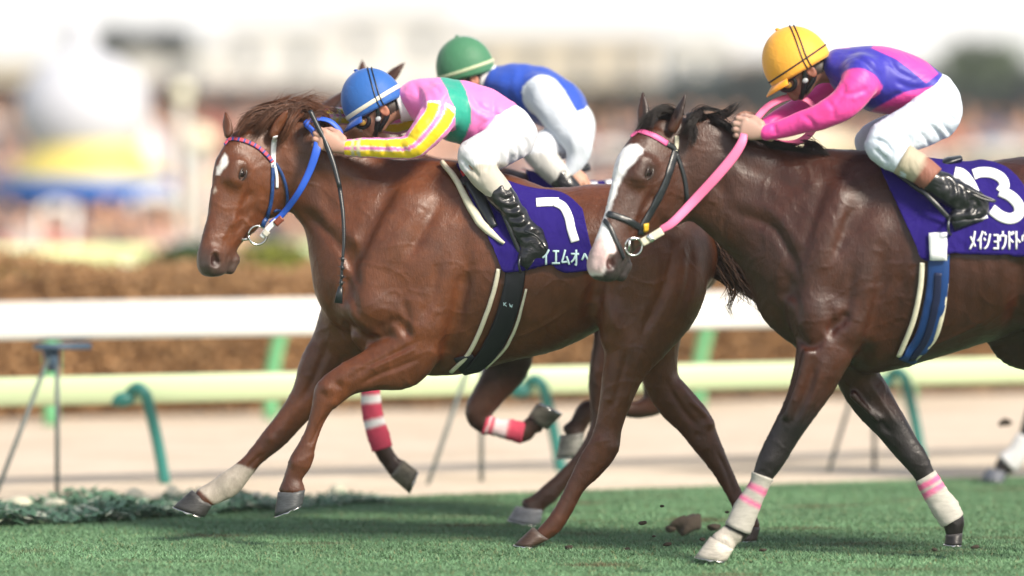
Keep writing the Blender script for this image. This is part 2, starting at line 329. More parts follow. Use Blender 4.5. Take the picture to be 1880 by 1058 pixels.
def sculpt(V, Q, Y0, near, off, veins=.0016):
    """muscle grooves (negative) and swellings (positive) pressed into the body along its normals"""
    N = vnormals(V, Q); px = proj(V); dsp = np.zeros(len(V))
    for items, sel in ((near, (V[:, 1] < Y0 + .01)), (off, (V[:, 1] > Y0 + .05))):
        for pts, w_, amp in items:
            p = catmull(np.array(pts, float), 5) if len(pts) > 1 else np.array([pts[0], pts[0]], float)
            lo, hi = p.min(0) - 3 * w_, p.max(0) + 3 * w_; k = np.where(sel & (px[:, 0] > lo[0]) & (px[:, 0] < hi[0]) & (px[:, 1] > lo[1]) & (px[:, 1] < hi[1]) & (N[:, 1] < .1))[0]
            if not len(k): continue
            dm = np.full(len(k), 1e9); x, y = px[k, 0], px[k, 1]; L = len(p) - 1; tt = np.zeros(len(k))
            for i, ((x0, y0), (x1, y1)) in enumerate(zip(p[:-1], p[1:])):
                dx, dy = x1 - x0, y1 - y0; t = np.clip(((x - x0) * dx + (y - y0) * dy) / (dx * dx + dy * dy + 1e-9), 0, 1); d = np.hypot(x - x0 - t * dx, y - y0 - t * dy); m = d < dm; dm[m] = d[m]; tt[m] = (i + t[m]) / L
            fade = 1 if len(pts) == 1 else np.clip(np.minimum(tt, 1 - tt) * 4, 0, 1)
            dsp[k] += amp * np.exp(-(dm / w_) ** 2) * fade * np.clip(-N[k, 1] * 2 + .2, 0, 1)
    r1 = noise3(V, 26, 31); r2 = noise3(V, 34, 37); dsp += veins * (np.clip(1 - np.abs(r1) * 9, 0, 1) ** 2 * 1.3 + np.clip(1 - np.abs(r2) * 10, 0, 1) ** 2 * .8) + .0022 * noise3(V, 18, 33)
    return V + N * dsp[:, None]
def make_horse(name, label, Y0, spec):
    """one horse: body, eyes, hooves, mane, tail; returns the root, the body mesh data and the head frame"""
    h = spec.get('h', .0075); fd = Field(spec['lo'], spec['hi'], h); H = spec['head']
    for rows, k in spec['chains']: fd.chain(E(Y0, rows), k, cap=spec.get('cap', .8) if len(rows) > 7 else .9, sub=8 if k >= .05 and len(rows) > 4 else 4)
    head_field(fd, H)
    for b, t, f, rw in spec['ears']: ear(fd, b, t, f, rw)
    for rows, k in spec.get('cuts', []): fd.chain(E(Y0, rows), k, op='s', sub=3)
    V, Q = fd.mesh(); del fd
    V = relax(V, Q, 2, .5)
    if 'sculpt' in spec: V = sculpt(V, Q, Y0, *spec['sculpt'])
    px = proj(V); C = spec['color'](V, px, H)
    cx = spec['root']; root = empty(name, P(cx[0], cx[1], Y0), label, 'horse')
    body = mk('body', V, Q, MAT['coat'], root, C)
    for sgn in (-1, 1):
        e, f = ellipsoid(H.p(.197, .012, .0690 * sgn), (.0215 * H.k,) * 3, nu=20, nv=14); mk('eye', e, f, MAT['eye'], root)
        lid = MB()
        for q in (-1, 1):
            pts = [H.p(.197 - .027 * math.cos(a), .010 + q * .0145 * math.sin(a), (.0903 - .008 * math.cos(a) ** 2) * sgn) for a in np.linspace(0, math.pi, 9)]
            lid.add(*tube(pts, .0045, 6, 2))
        lid.build('eyelid', MAT['coat_dark'], root)
    for hf in spec['hooves']:
        (tf, tb, toe, heel, la, col) = hf; hoof(Y0, tf, tb, toe, heel, la, col, root)
    return root, (V, Q), H
def hoof(Y0, tf, tb, toe, heel, la, col, root):
    a, b, c, d = P(*tf, Y0 + la), P(*tb, Y0 + la), P(*toe, Y0 + la), P(*heel, Y0 + la)
    y = np.array((0, 1., 0)); n = 22; lv = 6; V = []
    th = np.linspace(0, 2 * np.pi, n, endpoint=False)
    ctop, cbot = (a + b) / 2, (c + d) / 2; rt, rb = np.linalg.norm(a - b) / 2, np.linalg.norm(c - d) / 2
    for i in range(lv):
        t = i / (lv - 1); f_ = a * (1 - t) + c * t; k_ = b * (1 - t) + d * t; ce = (f_ + k_) / 2; u = (f_ - k_) / 2
        wl = (.042 * (1 - t) + .056 * t) * (1 if i else .93)
        for q in th:
            cu, su = math.cos(q), math.sin(q); cu = cu if cu > 0 else cu * (.86 + .1 * abs(su))
            V.append(ce + u * cu + y * wl * su)
    Fs = [(i * n + j, i * n + (j + 1) % n, (i + 1) * n + (j + 1) % n, (i + 1) * n + j) for i in range(lv - 1) for j in range(n)] + [tuple(range(n))[::-1], tuple((lv - 1) * n + j for j in range(n))]
    V = np.array(V); cols = np.tile(np.array(col), (len(V), 1)); cols[:n] = .7 * cols[:n] + .05; cols *= (1 + .5 * noise3(V * np.array((1, 1, 3.)), 60, 2))[:, None]
    ho = mk('hoof', V, Fs, MAT['hoof'], root, cols)
    # the plate: a thin U of metal under the wall
    nrm = unit(np.cross(c - d, y)); nrm = nrm if nrm @ (cbot - ctop) > 0 else -nrm
    u = (c - d) / 2; pts = [cbot + nrm * .004 + u * .93 * math.cos(q) + y * .051 * math.sin(q) for q in np.linspace(-2.35, 2.35, 22)]
    sh, sf = tube(pts, .0042, 6, 1, r2=.009, lat=tuple(np.cross(nrm, y))); 
    o = mk('horseshoe', sh, sf, MAT['steel'], ho); 
def strands(mb, guide, n, spread, r, col, lenv=(.7, 1.1), seed=0, seg=9, curl=.02, rootspread=None):
    """hair: thin tapered strands round a guide curve (list of 3-D points)"""
    g = np.asarray(guide, float); rr = np.random.default_rng(seed)
    for i in range(n):
        L = rr.uniform(*lenv); t = np.linspace(0, 1, seg); C = catmull(g, 6); s_ = t * min(L, 1) * (len(C) - 1); k0 = np.clip(s_.astype(int), 0, len(C) - 2)
        pts = C[k0] + (C[k0 + 1] - C[k0]) * (s_ - k0)[:, None]
        if L > 1: pts = pts[0] + (pts - pts[0]) * L
        o0 = rr.normal(size=3) * (rootspread if rootspread is not None else spread * .3); o1 = rr.normal(size=3) * spread
        pts = pts + o0[None] * (1 - t)[:, None] + o1[None] * (t ** 1.3)[:, None] + np.sin(t[:, None] * rr.uniform(3, 9) + rr.uniform(0, 6, 3)[None]) * curl * t[:, None]
        w_ = r * rr.uniform(.6, 1.2) * (1 - t ** 2 * .93)
        V, Fs = tube(pts, w_, 3, 1); c = np.array(col) * rr.uniform(.6, 1.35)
        mb.add(V, Fs, c)
def on_surf(bvh, px, py, off=.004, Yg=0.0):
    """point of the body seen through a photo pixel, lifted off along its normal; nearest point where the pixel just misses"""
    o = Vector((0, -D, CAMZ)); q = Vector(P(px, py, Yg)); d = (q - o).normalized(); h_ = bvh.ray_cast(o, d)
    if h_[0] is None:
        h_ = bvh.find_nearest(q)
    n = h_[1]; n = n if n.dot(d) < .3 or True else n
    return np.array(h_[0] + n * off), np.array(n)
def ribbon(C, N, wdt, thk, smooth_n=2, sub=1):
    C = np.asarray(C, float); N = np.asarray(N, float)
    for _ in range(smooth_n):
        C[1:-1] = (C[:-2] + 2 * C[1:-1] + C[2:]) / 4; N[1:-1] = (N[:-2] + 2 * N[1:-1] + N[2:]) / 4
    T = np.gradient(C, axis=0); T /= np.linalg.norm(T, axis=1)[:, None] + 1e-9
    S = np.cross(N, T); S /= np.linalg.norm(S, axis=1)[:, None] + 1e-9; N = np.cross(T, S)
    wv = np.full(len(C), wdt) if not np.ndim(wdt) else np.interp(np.linspace(0, 1, len(C)), np.linspace(0, 1, len(wdt)), wdt)
    sec = [(-1, -.6), (-.85, .5), (-.4, 1), (.4, 1), (.85, .5), (1, -.6), (.5, -1), (-.5, -1)]; n = len(sec)
    V = np.array([c + s_ * a * w_ / 2 + m_ * b * thk / 2 for c, s_, m_, w_ in zip(C, S, N, wv) for a, b in sec])
    Fs = [(i * n + j, (i + 1) * n + j, (i + 1) * n + (j + 1) % n, i * n + (j + 1) % n) for i in range(len(C) - 1) for j in range(n)] + [tuple(range(n)), tuple((len(C) - 1) * n + j for j in range(n))[::-1]]
    return V, Fs
def strap(bvh, pix, wdt, thk, off=.003, Yg=0.0, step=5.0, sm=2):
    pix = catmull(np.asarray(pix, float), 8); L = np.r_[0, np.cumsum(np.hypot(*np.diff(pix, axis=0).T))]; n = max(4, int(L[-1] / step))
    q = np.linspace(0, L[-1], n); X = np.interp(q, L, pix[:, 0]); Y = np.interp(q, L, pix[:, 1])
    r = [on_surf(bvh, x, y, off + thk / 2, Yg) for x, y in zip(X, Y)]
    return ribbon([a for a, b in r], [b for a, b in r], wdt, thk, sm)
def drape(bvh, top, bot, nu, nv, off, Yg, fold=.0, seed=0, far=True, thk=.006, over=True, smooth=3):
    """a cloth between a top and a bottom pixel line, laid over the body and mirrored down its far side"""
    top = catmull(np.asarray(top, float), 10); bot = catmull(np.asarray(bot, float), 10)
    def res(c, n):
        L = np.r_[0, np.cumsum(np.hypot(*np.diff(c, axis=0).T))]; q = np.linspace(0, L[-1], n); return np.stack((np.interp(q, L, c[:, 0]), np.interp(q, L, c[:, 1])), 1)
    T, B = res(top, nu), res(bot, nu); G = np.zeros((nv, nu, 3)); 
    for i in range(nv):
        for j in range(nu):
            t = i / (nv - 1); q = T[j] * (1 - t) + B[j] * t; G[i, j] = on_surf(bvh, q[0], q[1], off, Yg)[0]
    for _ in range(smooth):
        Y = G[:, :, 1].copy(); Y[1:-1, 1:-1] = (Y[1:-1, 1:-1] * 2 + Y[:-2, 1:-1] + Y[2:, 1:-1] + Y[1:-1, :-2] + Y[1:-1, 2:]) / 6
        Y[0, 1:-1] = (Y[0, :-2] + Y[0, 2:] + Y[0, 1:-1] * 2) / 4; Y[-1, 1:-1] = (Y[-1, :-2] + Y[-1, 2:] + Y[-1, 1:-1] * 2) / 4; Y[1:-1, 0] = (Y[:-2, 0] + Y[2:, 0] + 2 * Y[1:-1, 0]) / 4; Y[1:-1, -1] = (Y[:-2, -1] + Y[2:, -1] + 2 * Y[1:-1, -1]) / 4
        G[:, :, 1] = np.minimum(G[:, :, 1], Y + .004)
    if fold:
        fn = noise3(G.reshape(-1, 3), 22, seed).reshape(nv, nu) * fold * np.linspace(.2, 1, nv)[:, None]; G[:, :, 1] -= np.abs(fn)
    if far:
        Mr = G.copy(); Mr[:, :, 1] = 2 * Yg - Mr[:, :, 1]; G = np.vstack((Mr[::-1], G))
    m, n = G.shape[:2]; V = G.reshape(-1, 3)
    Q = np.array([(i * n + j, i * n + j + 1, (i + 1) * n + j + 1, (i + 1) * n + j) for i in range(m - 1) for j in range(n - 1)])
    # thickness
    c = np.array((V[:, 0].mean(), Yg, V[:, 2].min())); nr = np.zeros_like(V)
    fn = np.cross(V[Q[:, 1]] - V[Q[:, 0]], V[Q[:, 3]] - V[Q[:, 0]])
    for k in range(4):
        for d in range(3): nr[:, d] += np.bincount(Q[:, k], fn[:, d], len(V))
    nr /= np.linalg.norm(nr, axis=1)[:, None] + 1e-9
    if (nr[len(V) - n // 2][1]) > 0: nr = -nr; Q = Q[:, ::-1]
    V2 = V - nr * thk; N = len(V); rim = []
    bd = [i for i in range(n)] + [i * n + n - 1 for i in range(1, m)] + [(m - 1) * n + j for j in range(n - 2, -1, -1)] + [i * n for i in range(m - 2, 0, -1)]
    for a, b in zip(bd, bd[1:] + bd[:1]): rim.append((a, b, b + N, a + N))
    Qa = np.vstack((Q, Q[:, ::-1] + N, np.array(rim)))
    return np.vstack((V, V2)), Qa, (V, Q)
def stroke(mb, bvh, pix, wpx, off=.003, Yg=0., cross=4, sub=8, cap=True):
    """painted stroke (numeral or letter) lying on a cloth: a thin strip a few mm thick following its surface"""
    pix = np.asarray(pix, float)
    C = catmull(pix, sub) if len(pix) > 2 else np.array([pix[0] + (pix[1] - pix[0]) * t for t in np.linspace(0, 1, 6)])
    T = np.gradient(C, axis=0); T /= np.linalg.norm(T, axis=1)[:, None] + 1e-9; Nn = np.stack((-T[:, 1], T[:, 0]), 1)
    V = []; n = cross + 1
    for c, m_ in zip(C, Nn):
        for k in range(n):
            q = c + m_ * wpx * (k / cross - .5); V.append(on_surf(bvh, q[0], q[1], off, Yg)[0])
    V = np.array(V); K = len(V); m = len(C)
    Q = [(i * n + j, (i + 1) * n + j, (i + 1) * n + j + 1, i * n + j + 1) for i in range(m - 1) for j in range(n - 1)]
    V2 = V + np.array((0, .0025, 0)); bd = [j for j in range(n)] + [i * n + n - 1 for i in range(1, m)] + [(m - 1) * n + j for j in range(n - 2, -1, -1)] + [i * n for i in range(m - 2, 0, -1)]
    Q += [tuple(v + K for v in q[::-1]) for q in Q] + [(a, b, b + K, a + K) for a, b in zip(bd, bd[1:] + bd[:1])]
    mb.add(np.vstack((V, V2)), Q)
KANA = {  # strokes on a unit box, x right, y down
 'イ': [[(.85, .0), (.5, .35), (.05, .55)], [(.5, .35), (.5, 1)]],
 'エ': [[(.1, .1), (.9, .1)], [(.5, .1), (.5, .9)], [(0, .9), (1, .9)]],
 'ム': [[(.5, 0), (.3, .45), (.08, .85)], [(.08, .85), (.5, .82), (.95, .78)], [(.65, .45), (.82, .7), (.98, 1)]],
 'オ': [[(.0, .28), (1, .28)], [(.65, .0), (.65, 1), (.5, .93)], [(.62, .3), (.4, .6), (.0, .85)]],
 'ペ': [[(0, .7), (.3, .3), (.36, .3)], [(.36, .3), (.7, .65), (1, .9)]],
 'メ': [[(.85, 0), (.55, .6), (.05, 1)], [(.15, .3), (.5, .55), (.9, .85)]],
 'シ': [[(.1, .05), (.35, .22)], [(.0, .38), (.27, .52)], [(.08, .98), (.6, .75), (.98, .15)]],
 'ョ': [[(.15, .22), (.9, .22), ], [(.85, .22), (.85, 1)], [(.2, .58), (.85, .58)], [(.1, .95), (.85, .95)]],
 'ウ': [[(.5, 0), (.5, .22)], [(.05, .55), (.05, .25)], [(.05, .25), (.95, .25)], [(.93, .25), (.8, .7), (.35, 1)]],
 'ド': [[(.3, 0), (.3, 1)], [(.3, .38), (.6, .5), (.9, .62)], [(.6, .05), (.7, .22)], [(.85, 0), (.95, .17)]],
 'ト': [[(.3, 0), (.3, 1)], [(.3, .38), (.6, .5), (.9, .62)]],
 'ウ2': [[(.5, 0), (.5, .22)], [(.05, .55), (.05, .25)], [(.05, .25), (.95, .25)]],
}
def tubeE(Y0, rows, extra=0., sub=4, n=20, lat=(0, 1, 0)):
    A = catmull(E(Y0, rows), sub); U, Vv, T = frames(A[:, :3], lat)
    return rings(A[:, :3], U, Vv, A[:, 3] + extra, A[:, 4] + extra, n), A
def bandage(Y0, rows, base, stripes, scol, root, extra=.006):
    (V, Fs), A = tubeE(Y0, rows, extra, 6, 22); m = len(A); n = 22
    t = np.repeat(np.linspace(0, 1, m), n); c = np.tile(np.array(base), (len(V), 1))
    for a, b in stripes: c = mixc(c, scol, np.clip(np.minimum(t - a, b - t) / .02 + .5, 0, 1))
    V = V + np.random.default_rng(1).normal(size=V.shape) * .0012
    return mk('leg_bandage', V, Fs, MAT['band'], root, c)
MAT['coat_dark'] = mat('eyelid_skin', (.03, .018, .014), .35)
CHEST = (.20, .062, .028); 
# ============ horse 1, the leading chestnut, mid-plane Y = 0
T1 = [(612, 480, 640, 618, 0, .11), (655, 400, 680, 650, 0, .17), (725, 325, 730, 684, 0, .205), (815, 298, 815, 690, 0, .235), (895, 312, 895, 674, 0, .27), (975, 338, 980, 652, 0, .285), (1045, 343, 1050, 618, 0, .28), (1110, 338, 1110, 590, 0, .27), (1175, 345, 1180, 590, 0, .255), (1225, 366, 1225, 580, 0, .22), (1262, 410, 1258, 560, 0, .16)]
N1 = [(478, 226, 500, 350, 0, .060), (530, 212, 533, 384, 0, .068), (598, 232, 560, 400, 0, .075), (662, 266, 594, 446, 0, .095), (735, 294, 610, 510, 0, .13), (800, 305, 645, 585, 0, .17)]
H1 = Head(P(457, 240, -.03), 20, 32, 1.02)
near_fore1 = [(690, 545, 815, 590, -.13, .10), (716, 610, 808, 655, -.16, .082), (683, 640, 780, 686, -.165, .068), (653, 655, 715, 703, -.16, .055), (614, 678, 662, 715, -.16, .044), (582, 705, 629, 738, -.155, .042), (572, 745, 606, 758, -.155, .034), (562, 785, 589, 792, -.155, .026), (549, 815, 580, 818, -.155, .028), (531, 846, 572, 852, -.155, .036), (523, 872, 554, 880, -.155, .030), (513, 898, 560, 900, -.155, .042)]
off_fore1 = [(592, 560, 710, 640, .11, .10), (585, 600, 662, 682, .13, .08), (562, 643, 625, 706, .14, .068), (536, 715, 592, 742, .14, .053), (506, 764, 552, 786, .14, .042), (479, 798, 521, 818, .14, .042), (457, 828, 489, 842, .14, .032), (434, 852, 467, 868, .14, .028), (404, 872, 441, 902, .14, .036), (382, 888, 416, 916, .14, .030), (358, 903, 390, 926, .14, .042)]
near_hind1 = [(1125, 395, 1270, 425, -.10, .14), (1112, 470, 1298, 470, -.12, .14), (1108, 540, 1290, 545, -.14, .13), (1108, 610, 1235, 625, -.155, .10), (1107, 670, 1190, 675, -.16, .078), (1101, 734, 1160, 736, -.16, .056), (1093, 780, 1143, 785, -.16, .042), (1080, 814, 1136, 826, -.16, .042), (1060, 846, 1108, 866, -.16, .034), (1043, 882, 1076, 898, -.16, .027), (1024, 922, 1054, 936, -.16, .028), (1002, 955, 1030, 973, -.16, .034), (985, 972, 1008, 990, -.16, .03)]
off_hind1 = [(1150, 480, 1285, 520, .10, .13), (1150, 560, 1262, 580, .13, .12), (1165, 640, 1246, 640, .15, .09), (1182, 705, 1246, 692, .16, .072), (1210, 755, 1274, 724, .16, .056), (1243, 788, 1303, 758, .16, .044), (1270, 822, 1317, 795, .16, .042), (1299, 854, 1337, 845, .16, .032), (1322, 889, 1352, 880, .16, .027), (1341, 925, 1369, 915, .16, .028), (1352, 952, 1388, 945, .16, .034), (1368, 972, 1396, 962, .16, .03)]
MUS1 = [([(715, 385, 790, 375, -.10, .085), (672, 440, 765, 470, -.13, .085), (645, 520, 735, 560, -.155, .075), (636, 558, 700, 605, -.15, .06)], .07),      # shoulder
        ([(765, 430, 845, 430, -.13, .085), (740, 500, 845, 520, -.155, .08), (748, 580, 820, 610, -.17, .07)], .07),    # triceps
        ([(612, 540, 668, 590, .10, .07), (620, 590, 690, 640, .08, .07)], .04), ([(650, 590, 700, 630, -.09, .06), (672, 618, 706, 655, -.08, .05)], .03),
        ([(700, 655, 716, 668, -.205, .016), (655, 674, 668, 686, -.195, .014), (622, 690, 634, 702, -.188, .010)], .02),   # forearm tendon
        ([(1085, 400, 1190, 560, -.16, .10), (1150, 440, 1240, 560, -.17, .10), (1180, 520, 1260, 590, -.17, .07)], .05),    # haunch
        ([(1105, 540, 1150, 590, -.17, .07), (1112, 600, 1160, 640, -.18, .05)], .04),
        ]
CUT1 = [([(708, 320, 716, 328, -.235, .03), (672, 395, 682, 405, -.245, .03), (645, 465, 655, 475, -.24, .03), (628, 540, 634, 548, -.215, .03)], .06),   # in front of the shoulder blade
        ([(575, 330, 590, 345, -.10, .02), (600, 400, 615, 415, -.14, .02), (640, 470, 650, 480, -.19, .02)], .04),   # jugular groove
        ([(690, 600, 702, 610, -.24, .03), (720, 585, 730, 596, -.26, .03), (745, 610, 752, 618, -.26, .03)], .03),
        ([(838, 520, 850, 524, -.30, .03), (830, 590, 842, 594, -.30, .03), (815, 650, 826, 655, -.29, .03)], .05),   # behind the triceps
        ([(1100, 470, 1112, 474, -.33, .03), (1090, 540, 1102, 545, -.32, .04)], .06), ([(1080, 600, 1095, 612, -.22, .04), (1062, 625, 1078, 640, -.2, .04)], .04),
        ([(1225, 440, 1232, 444, -.32, .02), (1215, 520, 1222, 524, -.33, .02), (1185, 590, 1192, 596, -.30, .02)], .04),
        ([(1110, 740, 1118, 746, -.225, .012), (1104, 790, 1112, 796, -.21, .01)], .02),
        ([(1270, 790, 1280, 800, .09, .01), (1240, 740, 1250, 750, .07, .01)], .02)]
NECKBODY = [([(752, 318), (720, 350), (690, 400), (664, 455), (648, 505)], 13, -.014), ([(792, 345), (767, 390), (735, 440), (705, 500)], 17, .009), ([(806, 370), (780, 420), (748, 475)], 10, -.007),
  ([(680, 572)], 34, .016), ([(626, 545), (642, 590), (672, 620), (706, 618), (722, 600)], 8, -.014), ([(622, 490), (648, 540), (662, 585)], 8, -.009), ([(603, 520), (612, 580), (640, 640)], 9, -.008),
  ([(858, 430), (854, 510), (840, 580), (822, 640), (806, 690)], 15, -.020), ([(806, 470), (794, 540), (768, 600)], 9, -.008), ([(735, 540), (748, 585), (742, 618)], 9, -.008), ([(770, 480)], 40, .008), ([(797, 648)], 18, .008),
  ([(548, 385), (585, 412), (625, 458), (652, 508), (664, 545)], 10, -.012), ([(540, 358), (588, 385), (640, 432), (690, 470)], 13, .007), ([(520, 250), (560, 300), (620, 338), (690, 345)], 14, -.006), ([(600, 290), (660, 330), (720, 330)], 16, .005),
  ([(1082, 430), (1096, 500), (1090, 560), (1068, 612)], 17, -.018), ([(1102, 520), (1125, 580), (1142, 625)], 12, .010), ([(866, 645), (940, 622), (1010, 590), (1060, 555)], 3.5, .004), ([(1120, 388)], 17, .010)] + [([(x, 420), (x + 14, 490), (x + 10, 570), (x - 4, 620)], 10, .0022) for x in range(890, 1060, 27)]
HAUNCH = [([(1238, 400), (1234, 470), (1215, 540), (1186, 600), (1166, 665)], 9, -.012), ([(1270, 440), (1264, 520), (1240, 595)], 8, -.009), ([(1158, 420), (1142, 490), (1128, 550)], 13, -.008), ([(1125, 588)], 20, .010), ([(1195, 470)], 34, .008), ([(1200, 560), (1180, 620), (1160, 690)], 14, .007)]
LEGS1 = [([(775, 622), (730, 648), (680, 672), (635, 700)], 5, -.006), ([(778, 655), (735, 673), (690, 691), (650, 714)], 4.5, -.006), ([(765, 640), (715, 661), (662, 684)], 5, .005), ([(601, 713)], 11, .006), ([(622, 708)], 7, -.004), ([(612, 740)], 8, .003), ([(594, 724)], 6, -.002), ([(602, 756), (584, 790), (568, 822)], 3.6, -.006), ([(541, 850)], 8, .003), ([(556, 866)], 6, -.002),
  ([(1152, 640), (1138, 700), (1122, 765)], 6, -.007), ([(1176, 640), (1160, 700), (1144, 752)], 5, .004), ([(1126, 822)], 9, .005), ([(1100, 812)], 8, .003), ([(1118, 852), (1088, 888), (1052, 930)], 4, -.006)]
OFF1 = [([(604, 622), (578, 690), (548, 748)], 7, -.008), ([(640, 640), (610, 700), (575, 750)], 6, -.006), ([(497, 806)], 9, .004), ([(482, 832), (452, 862)], 4, -.005), ([(1218, 692), (1252, 750), (1286, 790)], 6, -.008), ([(1240, 700), (1276, 745), (1304, 775)], 5, .006), ([(1302, 778)], 9, .009), ([(1282, 800)], 8, -.004), ([(1262, 735), (1285, 752), (1302, 772)], 4, .005), ([(1312, 822), (1336, 870), (1350, 920)], 4, -.006)]
HEAD1 = [([(468, 352), (440, 392), (420, 430)], 6, .004), ([(478, 362), (450, 402), (428, 440)], 6, -.005), ([(486, 330), (508, 368), (494, 404), (470, 420)], 9, .005), ([(486, 398), (462, 415), (445, 402), (424, 416)], 3, .0035), ([(440, 380), (418, 420), (400, 450)], 4, .003), ([(404, 320), (392, 380), (378, 430)], 10, -.003)]
def gain(items, g): return [(p, w_, a * g) for p, w_, a in items]
def remap(items, X0, X1, dy=0, s=1.04):
    return [([(float(np.interp(x, X0, X1)), HY + (y - HY) * s + dy) for x, y in p], w_, a) for p, w_, a in items]
def chest(V, px, base, dark=(.035, .014, .008), seed=3):
    C = np.tile(np.array(base), (len(V), 1)); n = noise3(V, 14, seed); C *= (1 + .16 * n)[:, None]
    n2 = noise3(V * np.array((1, 1, 1.)), 45, seed + 1); C *= (1 + .06 * n2)[:, None]; return C
def muzzle(C, V, H, col, a0=.50, a1=.58):
    rel = (V - H.O) / H.k; a = rel @ H.A; b = rel @ H.B; c = rel @ H.C; ok = (np.abs(c) < .12) & (b < .13) & (b > -.30) & (a > -.02)
    m = np.clip((a + .45 * np.maximum(-b - .02, 0) - a0) / (a1 - a0), 0, 1) * ok; return mixc(C, col, m * .85), (a, b, c, ok)
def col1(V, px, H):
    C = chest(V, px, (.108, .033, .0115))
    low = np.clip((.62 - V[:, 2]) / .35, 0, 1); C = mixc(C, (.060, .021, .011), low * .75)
    C, (a, b, c, ok) = muzzle(C, V, H, (.07, .05, .045), .50, .60)
    nos = np.exp(-(((a - .574) / .024) ** 2 + ((b + .004) / .020) ** 2)) * (np.abs(c) > .02) * ok; C = mixc(C, (.03, .010, .008), np.clip(nos * 1.6, 0, .95))
    eye = np.exp(-(((a - .197) / .036) ** 2 + ((b - .010) / .028) ** 2)) * (np.abs(c) > .05) * ok; C = mixc(C, (.035, .018, .012), np.clip(eye, 0, .9))
    n = noise3(V, 160, 5) * 2
    C = mixc(C, (.75, .72, .70), polymask(px + n[:, None], [(413, 282), (419, 290), (417, 304), (409, 312), (404, 322), (397, 322), (398, 308), (404, 302), (407, 289)], 4) * (V[:, 1] < .2) * (ok))
    C = mixc(C, (.5, .42, .36), polymask(px, [(395, 342), (398, 350), (392, 356), (391, 350)], 4) * .7 * ok)
    off = V[:, 1] > .02
    C = mixc(C, (.38, .34, .29), polymask(px + 2.5 * n[:, None], [(338, 898), (372, 880), (432, 850), (470, 864), (462, 880), (445, 925), (400, 930), (395, 928), (366, 900)], 5) * off * .9)
    return C
spec1 = dict(lo=(-2.62 / 1.2, -.34, -.02), hi=(1.12, .34, 1.98), head=H1, root=(930, 1000), h=.0075,
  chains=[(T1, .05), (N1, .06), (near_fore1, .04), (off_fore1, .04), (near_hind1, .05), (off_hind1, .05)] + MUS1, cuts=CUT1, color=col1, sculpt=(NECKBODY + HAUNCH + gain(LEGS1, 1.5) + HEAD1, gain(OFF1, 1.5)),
  ears=[(P(419, 250, .03), P(412, 203, .05), (-.5, -.8, .1), .024), (P(500, 250, -.10), P(530, 200, -.12), (.3, -.9, .2), .026)],
  hooves=[((510, 904), (564, 899), (503, 949), (560, 925), -.155, (.045, .05, .055)), ((352, 900), (393, 930), (318, 930), (380, 951), .14, (.03, .03, .03)),
          ((978, 968), (1010, 992), (944, 1000), (985, 1004), -.16, (.06, .035, .025)), ((1364, 965), (1398, 968), (1352, 992), (1392, 992), .16, (.06, .04, .03))])
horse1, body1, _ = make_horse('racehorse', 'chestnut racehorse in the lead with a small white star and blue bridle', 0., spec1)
bv1 = bvh_of(body1)
# ============ horse 2, dark bay with the white blaze, Y = -.9
Y2 = -.9
T2 = [(1436, 520, 1462, 645, 0, .10), (1478, 420, 1500, 680, 0, .17), (1545, 300, 1545, 690, 0, .21), (1625, 284, 1625, 680, 0, .24), (1710, 296, 1705, 655, 0, .28), (1790, 303, 1790, 628, 0, .295), (1870, 290, 1870, 600, 0, .29), (1950, 284, 1945, 590, 0, .275), (2020, 300, 2020, 600, 0, .26), (2085, 345, 2080, 590, 0, .20), (2118, 400, 2112, 560, 0, .14)]
N2 = [(1222, 218, 1240, 345, 0, .058), (1278, 208, 1276, 390, 0, .068), (1352, 236, 1320, 430, 0, .08), (1425, 260, 1370, 480, 0, .10), (1500, 272, 1415, 540, 0, .14), (1560, 280, 1450, 600, 0, .17)]
H2 = Head(P(1204, 236, Y2 - .03), 28, 37, 1.07)
near_fore2 = [(1468, 560, 1590, 600, -.13, .10), (1466, 640, 1548, 690, -.16, .088), (1456, 690, 1524, 730, -.165, .07), (1437, 744, 1494, 770, -.165, .056), (1412, 795, 1464, 812, -.16, .045), (1392, 838, 1440, 850, -.16, .042), (1383, 866, 1418, 880, -.16, .034), (1378, 888, 1407, 898, -.16, .027), (1352, 925, 1388, 945, -.16, .028), (1336, 960, 1372, 985, -.16, .036), (1322, 972, 1357, 995, -.16, .030), (1306, 985, 1348, 1008, -.16, .04)]
off_fore2 = [(1520, 620, 1610, 640, .11, .10), (1532, 690, 1608, 672, .13, .08), (1568, 756, 1632, 712, .14, .062), (1610, 800, 1656, 758, .14, .050), (1636, 830, 1680, 800, .14, .042), (1662, 858, 1703, 836, .14, .038), (1684, 886, 1713, 862, .14, .029), (1700, 915, 1730, 890, .14, .027), (1716, 945, 1753, 920, .14, .032), (1731, 965, 1768, 948, .14, .036), (1736, 980, 1768, 975, .14, .032)]
near_hind2 = [(1935, 380, 2100, 400, -.10, .14), (1900, 470, 2115, 470, -.13, .15), (1885, 560, 2070, 570, -.15, .13), (1890, 640, 2030, 620, -.16, .09), (1930, 700, 2010, 670, -.16, .07), (1975, 770, 2040, 740, -.16, .044), (2000, 820, 2040, 800, -.16, .032), (2010, 890, 2040, 885, -.16, .027), (2012, 940, 2050, 940, -.16, .036), (1995, 975, 2030, 985, -.16, .03)]
off_hind2 = [(1840, 500, 2080, 480, .10, .13), (1800, 575, 1990, 560, .12, .12), (1815, 628, 1960, 600, .14, .09), (1872, 655, 1965, 640, .15, .07), (1950, 740, 2020, 700, .16, .05), (1990, 790, 2050, 770, .16, .042), (2030, 850, 2065, 840, .16, .03), (2060, 910, 2090, 905, .16, .028), (2070, 950, 2105, 945, .16, .034), (2085, 975, 2110, 975, .16, .03)]
